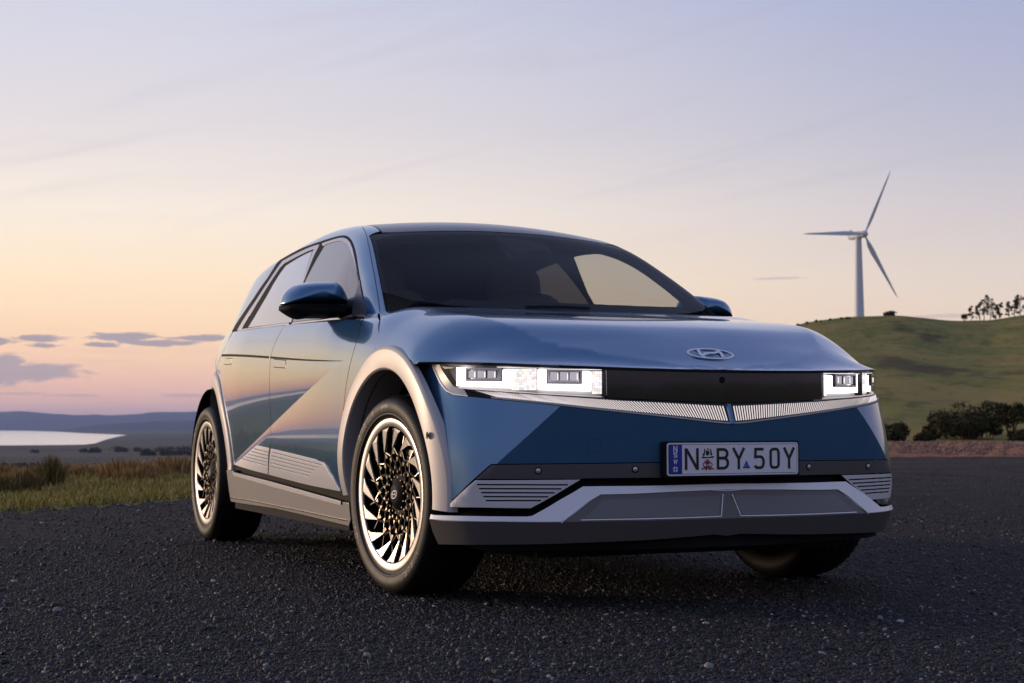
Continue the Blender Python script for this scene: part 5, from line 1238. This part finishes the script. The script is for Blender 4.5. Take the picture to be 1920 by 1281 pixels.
for i in range(ns):
    for j in range(nr): F.append((i*nr+j,i*nr+(j+1)%nr,((i+1)%ns)*nr+(j+1)%nr,((i+1)%ns)*nr+j))
cmesh('wheel_rim',V,F,M_BLK,SW,None,True,1)
P=[c0_+e1*a+e2*b+ax*c for a,b,c in((-.17,.01,0),(-.05,.045,0),(.05,.045,0),(.17,.01,0),(.17,-.02,0),(.03,-.06,0),(.03,-.17,0),(-.03,-.17,0),(-.03,-.06,0),(-.17,-.02,0))]
cmesh('wheel_spokes',P,[(0,1,2,3,4,5,8,9),(5,6,7,8)],M_BLK,SW,None,False,1)
def pill(name,c,h,m,parent,rot=0,n=3,side=1):
    """rounded box: centre, half sizes, tilt about the cross axis"""
    V=[];F=[];k=14
    for i in range(k+1):
        th=-math.pi/2+math.pi*i/k
        for j in range(24):
            ph=2*math.pi*j/24;f=lambda x,p:math.copysign(abs(x)**p,x)
            x=f(math.cos(th),.5)*f(math.cos(ph),.45);y=f(math.cos(th),.5)*f(math.sin(ph),.45);z=f(math.sin(th),.5)
            x*=h[0];y*=h[1];z*=h[2];V.append((c[0]+x*math.cos(rot)-z*math.sin(rot),c[1]+y,c[2]+x*math.sin(rot)+z*math.cos(rot)))
    for i in range(k):
        for j in range(24): F.append((i*24+j,i*24+(j+1)%24,(i+1)*24+(j+1)%24,(i+1)*24+j))
    return cmesh(name,V,F,m,parent,None,True,side)
for v in (.37,-.37):
    st_=pill('front_seat',(-1.62,v,.92),(.09,.25,.38),M_SEAT,None,.28)
    pill('headrest',(-1.79,v,1.32),(.055,.14,.10),M_SEAT,st_,.15);pill('seat_cushion',(-1.32,v,.58),(.28,.26,.09),M_SEAT,st_,-.1)
rs=pill('rear_seat',(-2.62,0,.90),(.09,.68,.36),M_SEAT,None,.3)
for v in(-.42,0,.42): pill('headrest',(-2.80,v,1.27),(.05,.13,.08),M_SEAT,rs,.15)
box_c('parcel_shelf',-3.45,-2.75,-.62,.62,1.02,1.05,INT)
# ---- door mirrors ----
def pillow(name,outl,u0,dep,m,parent,sd,back=.0,pw=.5,n=9,bulge=None):
    o=resample(np.array(outl,float),.012);c=o.mean(0) if bulge is None else np.array(bulge);V=[];F=[];k=len(o)
    for r in range(n):
        t=r/(n-1)*.98;q=c+(o-c)*(1-t);h=dep*(1-(1-t)**2.6)**pw
        V+=[(u0+h,a,b) for a,b in q]
    V.append((u0+dep,c[0],c[1]));cc=len(V)-1
    for r in range(n-1):
        for i in range(k): j=(i+1)%k;F.append((r*k+i,r*k+j,(r+1)*k+j,(r+1)*k+i))
    for i in range(k): F.append(((n-1)*k+i,(n-1)*k+(i+1)%k,cc))
    b0=len(V);V+=[(u0-back,a,b) for a,b in o]
    for i in range(k): F.append((b0+i,b0+(i+1)%k,(i+1)%k,i))
    F.append(tuple(range(b0+k-1,b0-1,-1)))
    if area(o)<0: F=[f[::-1] for f in F]
    # (v,z) ccw seen from -u ... orient so the cap faces +u
    A=np.array(V);f=F[(n-2)*k];nn=np.cross(A[f[1]]-A[f[0]],A[f[2]]-A[f[0]])[0]
    if nn<0: F=[f[::-1] for f in F]
    return cmesh(name,V,F,m,parent,None,True,sd)
U0=-.90
mp=lambda L:[tuple(at(x,y,'u',U0)[1:]) for x,y in L]
capo=mp(smooth_path([(525.5,573),(528,562),(533,551),(541,542),(552,535),(568,531),(585,529),(605,528.3),(622,528.5),(632,532),(640,540),(646,551),(650.5,562),(651.5,570.5)],3)+[(600,570.5),(545,571.5)])
lowo=mp([(525.5,573.5),(545,572),(600,571),(651,571),(652,580),(650,592),(630,595),(612,598),(600,597),(575,597),(560,599),(551,597.5),(540,592),(531,586),(525,581.5)])
for sd in (1,-1):
    MR=pillow('door_mirror',capo,U0,.13,M_PAINT,None,sd,back=.015,pw=.62)
    pillow('mirror_base',lowo,U0-.012,.115,M_BLK,MR,sd,back=.01,pw=.45)
    q=mp([(531,577.5),(556,577),(581,576),(581,574),(556,574),(529,575)]);pillow('mirror_indicator',q,U0+.075,.012,simple('indicator_lens',(.25,.22,.20),.15,.4),MR,sd,back=.02,n=4) if False else None
    arm=[tuple(at(x,y,'u',U0)[1:]) for x,y in((645,575),(672,575),(684,580),(685,590),(672,592),(645,590))]
    pillow('mirror_arm',[(a,b) for a,b in arm],U0-.005,.055,M_BLK,MR,sd,back=.02,pw=.4,n=5)
    gl=mp([(531,572),(545,545),(570,535),(620,533),(640,545),(646,575),(640,590),(560,593),(540,588)])
    V=[(U0-.031,a,b) for a,b in gl];cmesh('mirror_glass',V,[tuple(range(len(V)))],M_CHROME,MR,None,False,sd)
# ---- number plate ----
pu=.872;S_PL=lambda x,y,h=0.0:(pu+h,(260-x)/1000,.504+(55-y)/1000)   # mm from the plate's top left
def rrect(x0,y0,x1,y1,r,n=5): return arc(x1-r,y0+r,r,r,-90,0,n)+arc(x1-r,y1-r,r,r,0,90,n)+arc(x0+r,y1-r,r,r,90,180,n)+arc(x0+r,y0+r,r,r,180,270,n)
def plate_poly(name,pts,h0,h1,m,parent,holes=None):
    n=len(pts);V=[S_PL(x,y,h1) for x,y in pts]+[S_PL(x,y,h0) for x,y in pts]
    F=[tuple(range(n))]+[(i,i+n,(i+1)%n+n,(i+1)%n) for i in range(n)]
    A=np.array(V);nn=sum(np.cross(A[i],A[(i+1)%n])[0] for i in range(n))
    if nn<0: F=[f[::-1] for f in F]
    return cmesh(name,V,F,m,parent,None,False,1)
NP=plate_poly('number_plate',rrect(-7,-5,527,117,10),-.03,.0,M_BLK,None)
plate_poly('plate_rim',rrect(0,0,520,110,9),.0003,.0030,M_PWHITE,NP)
plate_poly('plate_inner_line',rrect(5,5,515,105,6),.0003,.0034,M_PBLK,NP)
plate_poly('plate_face',[(57,6.5),(512,6.5),(513.5,8),(513.5,102),(512,103.5),(57,103.5)],.0003,.0038,M_WHITEP,NP)
plate_poly('state_band',[(6.5,8),(8,6.5),(57,6.5),(57,103.5),(8,103.5),(6.5,102)],.0003,.0039,M_PBLUE,NP)
def glyph(name,strokes,w,h,m,parent,dup=True):
    V=[];F=[]
    for k,(pts,cl) in enumerate(strokes):
        v,f=stroke(pts,w,cl);hh=h+k*.00012;n=len(v);b=len(V);V+=[S_PL(x,y,hh) for x,y in v]+[S_PL(x,y,hh-.001) for x,y in v]
        kk=n//2
        FF=[tuple(q) for q in f]
        for i in range(kk if cl else kk-1): j=(i+1)%kk;FF+=[(i,j,j+n,i+n),(j+kk,i+kk,i+kk+n,j+kk+n)]
        if not cl: FF+=[(0,n,kk+n,kk),(kk-1,2*kk-1,2*kk-1+n,kk-1+n)]
        A=np.array(V[b:]);f0=FF[0];nn=np.cross(A[f0[1]]-A[f0[0]],A[f0[2]]-A[f0[0]])[0]
        if nn<0: FF=[q[::-1] for q in FF]
        F+=[tuple(x+b for x in q) for q in FF]
    return cmesh(name,V,F,m,parent,None,False,1)
T0,B0=23,86;w_=9.5
def L_(c,x0,x1,t=T0,b=B0):
    mx=(x0+x1)/2;h=b-t;r=(x1-x0)*.38
    if c=='N': return [([(x0,b+4.7),(x0,t-4.7)],0),([(x1,b+4.7),(x1,t-4.7)],0),([(x0+1,t-2),(x1-1,b+2)],0)]
    if c=='B':
        m_=t+h*.46
        return [([(x0,b),(x0,t)]+[(x1-r,t)]+arc(x1-r-1,t+(m_-t)/2,r,(m_-t)/2,-70,70,8)+[(x1-r-1,m_),(x0+4,m_)],0),([(x0+3,m_+.3),(x1-r,m_+.3)]+arc(x1-r,m_+(b-m_)/2,r+1,(b-m_)/2,-70,70,8)+[(x1-r,b),(x0-4.7,b)],0)]
    if c=='Y': return [([(x0,t-5),(mx,t+h*.52),(mx,b+4.7)],0),([(x1,t-5),(mx+1,t+h*.50)],0)]
    if c=='5': return [([(x1,t),(x0+2,t),(x0+1,t+h*.42),(mx-2,t+h*.40)]+arc(x1-12,b-(h*.60)/2+.3,12,h*.30,-75,75,8)+[(mx,b)]+arc(x0+9,b-9,9,9,90,175,5),0)]
    if c=='0': return [(rrect(x0,t,x1,b,11,4),1)]
    if c=='S': return [([(x1,t+h*.18)]+arc(mx,t+h*.25,(x1-x0)/2,h*.25,-20,-90,4)+arc(mx,t+h*.25,(x1-x0)/2,h*.25,-90,-180,4)[1:]+[(x0+1,t+h*.36),(x1-1,t+h*.60)]+arc(mx,t+h*.75,(x1-x0)/2,h*.25,0,160,8),0)]
    if c=='W': return [([(x0,t),(x0+(x1-x0)*.25,b),(mx,t+h*.3),(x1-(x1-x0)*.25,b),(x1,t)],0)]
    if c=='E': return [([(x1,t),(x0,t),(x0,b),(x1,b)],0),([(x0,t+h*.5),(x1-1,t+h*.5)],0)]
    if c=='V': return [([(x0,t),(mx,b),(x1,t)],0)]
for c,x0,x1 in(('N',72,116),('B',196,234),('Y',257,300),('5',344,378),('0',407,439),('Y',462,502)):
    glyph('plate_character',L_(c,x0,x1),w_,.0050,M_PBLK,NP)
for c,t in(('N',14),('S',34),('W',55)): glyph('state_letter',L_(c,25,37,t,t+14),3.4,.0049,M_PWHITE,NP)
plate_poly('state_badge',[(31+9.5*math.cos(a),88+9.5*math.sin(a)) for a in np.linspace(0,6.283,25)[:-1]],.0035,.0046,M_PWHITE,NP)
plate_poly('badge_cross',[(29.4,79),(32.6,79),(32.6,86.4),(40,86.4),(40,89.6),(32.6,89.6),(32.6,97),(29.4,97),(29.4,89.6),(22,89.6),(22,86.4),(29.4,86.4)],.004,.0050,M_PBLK,NP)
plate_poly('badge_centre',[(31+2.6*math.cos(a),88+2.6*math.sin(a)) for a in np.linspace(0,6.283,13)[:-1]],.004,.0054,M_PGOLD,NP)
# arms (black) and flower emblem (dark red)
cx=156
plate_poly('crest_shield',[(cx-8,27),(cx+6,26),(cx+7,36),(cx+3,42),(cx-1,44),(cx-6,41)],.0035,.0046,M_PBLK,NP)
plate_poly('crest_star',[(cx-5,23),(cx-1,19),(cx+4,20),(cx+5,23)],.0035,.0046,M_PBLK,NP)
plate_poly('crest_supporter',[(cx-14,20),(cx-10,22),(cx-10,32),(cx-12,44),(cx-19,44),(cx-20,38),(cx-14,34)],.0035,.0046,M_PBLK,NP)
plate_poly('crest_supporter',[(cx+11,19),(cx+15,28),(cx+18,42),(cx+10,43),(cx+11,32),(cx+9,22)],.0035,.0046,M_PBLK,NP)
plate_poly('crest_scroll',[(cx-24,49),(cx-18,45.5),(cx-8,48),(cx+8,47.5),(cx+20,44.5),(cx+26,47),(cx+20,51),(cx-8,52),(cx-20,52.5)],.0035,.0047,M_PBLK,NP)
cy=74
for k in range(5):
    a=R_(-150+k*30);plate_poly('flower_petal',[(cx-1+math.cos(a+t)*15*s_,cy-4+math.sin(a+t)*17*s_) for t,s_ in((-.22,.62),(0,1.0),(.22,.62),(0,.45))],.0035,.0044+.0001*k,M_PRED,NP)
glyph('flower_ring',[(arc(cx-11,cy,7,7,0,360,14)[:-1],1),(arc(cx+10,cy,7,7,0,360,14)[:-1],1)],2.6,.0052,M_PRED,NP)
plate_poly('flower_heart',[(cx-1+6*math.cos(a),cy-7+6*math.sin(a)) for a in np.linspace(0,6.283,15)[:-1]],.0035,.0049,M_PRED,NP)
glyph('flower_leaf',[([(cx-24,cy+13),(cx-10,cy+11),(cx-1,cy+7),(cx+8,cy+11),(cx+24,cy+14)],0),([(cx-8,cy+18),(cx-1,cy+7),(cx+10,cy+17)],0),([(cx-14,cy+6),(cx-1,cy+10),(cx+14,cy+5)],0)],4.0,.0056,M_PRED,NP)
plate_poly('blue_triangle',[(309,61),(324,87.5),(294,87.5)],.0035,.0046,M_PBLUE,NP)
for c,x0 in(('E',302.5),('V',310.5)): glyph('triangle_letter',L_(c,x0,x0+5,73,82),1.5,.0051,M_LBLUE,NP)
# wiper
ribbon_on('wiper_blade',S_UBf,S_UBf.inv([(985,576.5),(1060,576.5),(1106,579)]),.005,M_BLK,WS,.006,(1,),.004)
# ================= WHEELS =================
def wheel(center,side,steer,label):
    rz=(math.pi if side==1 else 0)+steer
    W=mesh=None
    loc=np.array([center[0],-side*center[1],center[2]])-CARC
    RB=.275
    W=lathe('wheel',[(.272,-.205),(.262,-.19),(.250,-.12),(.246,-.03),(.250,-.012),(.2515,-.004),(.2515,.0005)],M_RIMB,CAR,96,loc=tuple(loc));W.rotation_euler=(0,0,rz)
    if label: W['label']=label
    lathe('rim_ring',[(.2495,-.004),(.2500,.0015),(.2525,.003),(.275,.0065),(.2790,.0055),(.2800,.001),(.2785,-.010)],M_RIM,W,120)
    # tyre
    prof=[(.268,-.004),(.279,.000),(.2815,.005),(.285,.006),(.289,.0085),(.293,.0135),(.2965,.0145),(.299,.0135),(.303,.0150),(.318,.0180),(.330,.0175),(.343,.0130),(.351,.0060),(.357,-.004),(.3615,-.016)]
    def groove(o0,o1,r=.3665): return [(r,o0),(r-.007,o0-.001),(r-.007,o1+.001),(r,o1)]
    prof+=[(.3645,-.028)]+groove(-.052,-.060)+groove(-.088,-.098)+groove(-.132,-.142)+groove(-.170,-.178)+[(.3645,-.206),(.3615,-.216),(.355,-.226),(.340,-.240),(.31,-.245),(.275,-.228)]
    T=lathe('tyre',prof,M_RUB,W,128,sharp=40)
    # tread blocks: short cross cuts on the shoulder
    V=[];F=[]
    for i in range(66):
        a=2*math.pi*i/66
        for (o0,o1,ra,rb,tw) in((-.001,-.047,.3585,.3665,.5),):
            da=.016;q=[]
            for o,r,sh in((o0,ra,0),(( o0+o1)/2,.3662,.012),(o1,rb,.020)):
                for s_ in(-1,1): q.append(((r+.0012)*math.cos(a+s_*da+sh),o,(r+.0012)*math.sin(a+s_*da+sh)))
            b=len(V);V+=q;F+=[(b,b+1,b+3,b+2),(b+2,b+3,b+5,b+4)]
    mesh_obj('shoulder_tread',V,F,M_RUB,T)
    # raised lettering ribbon and text
    def ontyre(r,a): 
        o=np.interp(r,[.299,.303,.318,.330,.343],[.0135,.0150,.0180,.0175,.0130]);return o
    def sidetext(txt,a_c,r0,h,w):
        V=[];F=[];adv=.62*h/(r0+h/2);tot=adv*len(txt)
        GL={'M':[[(0,1),(0,0),(.5,.6),(1,0),(1,1)]],'I':[[(.5,0),(.5,1)]],'C':[[(1,.1),(.3,0),(0,.3),(0,.7),(.3,1),(1,.9)]],'H':[[(0,0),(0,1)],[(1,0),(1,1)],[(0,.5),(1,.5)]],'E':[[(1,0),(0,0),(0,1),(1,1)],[(0,.5),(.8,.5)]],'L':[[(0,0),(0,1),(1,1)]],'N':[[(0,1),(0,0),(1,1),(1,0)]],'P':[[(0,1),(0,0),(.9,.05),(.9,.5),(0,.55)]],'O':[[(.1,.1),(.9,.1),(.9,.9),(.1,.9),(.1,.1)]],'T':[[(0,0),(1,0)],[(.5,0),(.5,1)]],'S':[[(1,.05),(.1,.05),(.05,.45),(.95,.55),(.9,.95),(0,.95)]],'R':[[(0,1),(0,0),(.9,.05),(.9,.5),(0,.5)],[(.4,.5),(1,1)]],'V':[[(0,0),(.5,1),(1,0)]],' ':[]}
        for i,ch in enumerate(txt):
            a0=a_c+tot/2-adv*(i)   # letters run clockwise seen from outside
            for g in GL[ch]:
                v,f=stroke(g,w);b=len(V)
                for x,y in v:
                    r=r0+h*(1-y);a=a0+ -adv*.78*x*1.0;V.append((-r*math.cos(a) if False else r*math.cos(a),ontyre(r,a)+.0011,r*math.sin(a)))
                F+=[tuple(t+b for t in q) for q in f]
        return V,F
    V=[];F=[]
    for t,ac in(('PILOT SPORT EV',R_(52)),('MICHELIN',R_(-30)),('MICHELIN',R_(150)),('PILOT SPORT EV',R_(232))):
        v,f=sidetext(t,ac,.309,.020,.16);b=len(V);V+=v;F+=[tuple(x+b for x in q) for q in f]
    A=np.array(V);F2=[]
    for q in F:
        nn=np.cross(A[q[1]]-A[q[0]],A[q[2]]-A[q[0]])[1];F2.append(q if nn>0 else q[::-1])
    mesh_obj('sidewall_lettering',V,F2,M_LETTER,T)
    V=[];F=[]
    for i in range(7):
        for j in range(4):
            if (i+j)%2: continue
            a=R_(106-(i)*1.5)-R_(46)+R_(30);q=[];r=.307+j*.006
            for da,dr in((0,0),(.024,0),(.024,.006),(0,.006)): q.append(((r+dr)*math.cos(a+da),ontyre(r+dr,a)+.0012,(r+dr)*math.sin(a+da)))
            b=len(V);V+=q;F.append((b,b+1,b+2,b+3))
    A=np.array(V);F=[q if np.cross(A[q[1]]-A[q[0]],A[q[2]]-A[q[0]])[1]>0 else q[::-1] for q in F];mesh_obj('sidewall_chequer',V,F,M_LETTER,T)
    # polished blades (15)
    NB=15
    def prism(pts,h,m,name,th=.012,par=W,top_only=False):
        pass
    V=[];F=[]
    def addprism(V,F,P,th):
        b=len(V);n=len(P);V+=[tuple(p) for p in P]+[(p[0],p[1]-th,p[2]) for p in P]
        P=[(p[0]*1.018,p[1],p[2]*1.018) for p in P];A=np.array(P);nn=np.cross(A[1]-A[0],A[2]-A[0])[1];t=list(range(b,b+n))
        if nn<0:t=t[::-1]
        F.append(tuple(t))
        for i in range(n):
            j=(i+1)%n;q=(b+i,b+j,b+n+j,b+n+i)
            a_,b_,c_=np.array(V[q[0]]),np.array(V[q[1]]),np.array(V[q[2]]);cen=A.mean(0);nn=np.cross(b_-a_,c_-a_)@((a_+b_)/2-cen)
            F.append(q if nn>0 else q[::-1])
    pol=lambda r,a,o:(r*math.cos(a),o,r*math.sin(a))
    blades=[];VB_=[];FB_=[];VS=[];FS=[];VG=[];FG=[];VL=[];FL=[]
    for i in range(NB):
        a=2*math.pi*i/NB+.06
        A0,A1=a+.19,a-.03
        tip=a-.24
        addprism(VB_,FB_,[pol(.2465,A0-.02,.0015),pol(.2465,A1-.015,.0015),pol(.234,A1-.055,.0008),pol(.174,tip-.006,-.010),pol(.172,tip+.008,-.010),pol(.232,A0-.105,.0004)],.006)
        # black spokes of the inner lattice
        def bar(p,q,w,o0,o1,V_,F_,th=.012):
            P=np.array([p[0]*math.cos(p[1]),p[0]*math.sin(p[1])]);Q=np.array([q[0]*math.cos(q[1]),q[0]*math.sin(q[1])]);d=(Q-P)/np.hypot(*(Q-P));n=np.array([-d[1],d[0]])*w/2
            addprism(V_,F_,[(P[0]+n[0],o0,P[1]+n[1]),(P[0]-n[0],o0,P[1]-n[1]),(Q[0]-n[0],o1,Q[1]-n[1]),(Q[0]+n[0],o1,Q[1]+n[1])],th)
        da=2*math.pi/NB
        bar((.178,tip),(.250,tip-.02),.006,-.016,-.020,VS,FS);bar((.178,tip),(.146,tip+da*.5),.008,-.014,-.018,VS,FS);bar((.178,tip),(.146,tip-da*.5),.008,-.0143,-.0183,VS,FS)
        bar((.178,tip+.02),(.250,tip+da*.9),.005,-.017,-.022,VS,FS)
        bar((.177,tip),(.147,tip+da*.46),.0030,-.0128,-.0168,VL,FL,.001);bar((.181,tip-.01),(.244,tip-.03),.0026,-.0146,-.0186,VL,FL,.001)
        bar((.146,tip+da*.5),(.115,tip),.008,-.0178,-.021,VS,FS);bar((.146,tip+da*.5),(.115,tip+da),.008,-.0181,-.0213,VS,FS)
        bar((.115,tip),(.080,tip+da*.5),.008,-.0208,-.023,VS,FS);bar((.115,tip),(.080,tip-da*.5),.008,-.0211,-.0233,VS,FS)
        # facets
        def tri(r0,r1,ac,wd,o0,o1,sk=0,ins=False):
            if not ins: P=[pol(r1,ac+sk,o1),pol(r0,ac-wd,o0),pol(r0,ac+wd,o0)]
            else: P=[pol(r0,ac+sk,o0),pol(r1,ac-wd,o1),pol(r1,ac+wd,o1)]
            addprism(VG,FG,P,.003)
        tri(.150,.171,tip,.050,-.0145,-.0128)
        tri(.122,.139,tip+da*.5,.058,-.0165,-.0152,0,True)
        tri(.096,.110,tip,.060,-.0190,-.0172)
        tri(.078,.089,tip+da*.5,.055,-.0200,-.0190,0,True)
        for q,rr in((0,.064),):
            aa=a+q*.14;addprism(VG,FG,[pol(rr,aa,-.0185),pol(rr+.006,aa+.06,-.0185),pol(rr,aa+.11,-.0185)],.002)
    mesh_obj('machined_blades',VB_,FB_,M_RIM,W,smooth=False);n1_,n2_=len(VS),len(VG);sl=mesh_obj('spoke_lattice',VS+VG+VL,FS+[tuple(x+n1_ for x in q) for q in FG]+[tuple(x+n1_+n2_ for x in q) for q in FL],M_RIMB,W,smooth=False);sl.data.materials.append(M_BRASS);sl.data.materials.append(M_RIM);sl.data.polygons.foreach_set('material_index',[0]*len(FS)+[1]*len(FG)+[2]*len(FL))
    lathe('wheel_hub',[(.0001,-.012),(.030,-.012),(.034,-.014),(.046,-.019),(.056,-.026),(.058,-.05)],M_RIMB,W,48)
    V,F=stroke(arc(0,0,.024,.013,0,360,28)[:-1],.0038,True);
    for k,g in enumerate([[(-.011,.010),(-.0125,0),(-.010,-.010)],[(.010,.010),(.0125,0),(.011,-.010)],[(-.011,-.002),(0,.001),(.011,.003)]]):
        v,f=stroke(g,.0036);b=len(V);V=np.vstack([V,v]);F+=[tuple(x+b for x in q) for q in f]
    ca=R_(-20);oo=[-.0112]*len(V);P=[(x*math.cos(ca)-y*math.sin(ca),-.0112+(.00012 if i>=56 else 0)+(.0001 if i>=68 else 0),x*math.sin(ca)+y*math.cos(ca)) for i,(x,y) in enumerate(V)]
    A=np.array(P);F=[q if np.cross(A[q[1]]-A[q[0]],A[q[2]]-A[q[0]])[1]>0 else q[::-1] for q in F];mesh_obj('hub_emblem',P,F,M_PWHITE,W,smooth=False)
    lathe('spoke_backing',[(.055,-.034),(.100,-.033),(.143,-.030),(.144,-.040)],M_RIMB,W,60)
    lathe('brake_disc',[(.075,-.075),(.082,-.070),(.165,-.070),(.181,-.098),(.080,-.098)],M_DISC,W,64)
    V=[];F=[];b=math.pi*.85 if side==1 else 0.2
    for i in range(11):
        a=b-.45+.9*i/10
        for r in(.11,.185):
            for o in(-.045,-.115): V.append((r*math.cos(a),o,r*math.sin(a)))
    for i in range(10):
        k=i*4;F+=[(k,k+2,k+6,k+4),(k+2,k+3,k+7,k+6),(k+1,k,k+4,k+5)]
    F+=[(0,1,3,2),(40,42,43,41)];mesh_obj('brake_caliper',V,F,simple('caliper_grey',(.12,.11,.11),.4,.6),W,smooth=False)
    lathe('inner_barrel',[(.10,-.205),(.24,-.20),(.272,-.21)],M_BLK,W,48)
    return W
wheel((0,.922,.3655),1,R_(5.5),'front wheel nearest the camera, turned slightly outward')
wheel((-3,.922,.3655),1,0,'rear wheel on the near side')
wheel((0,.922,.3655),-1,R_(5.5),'front wheel on the far side, seen under the bumper')
wheel((-3,.922,.3655),-1,0,'rear wheel on the far side')
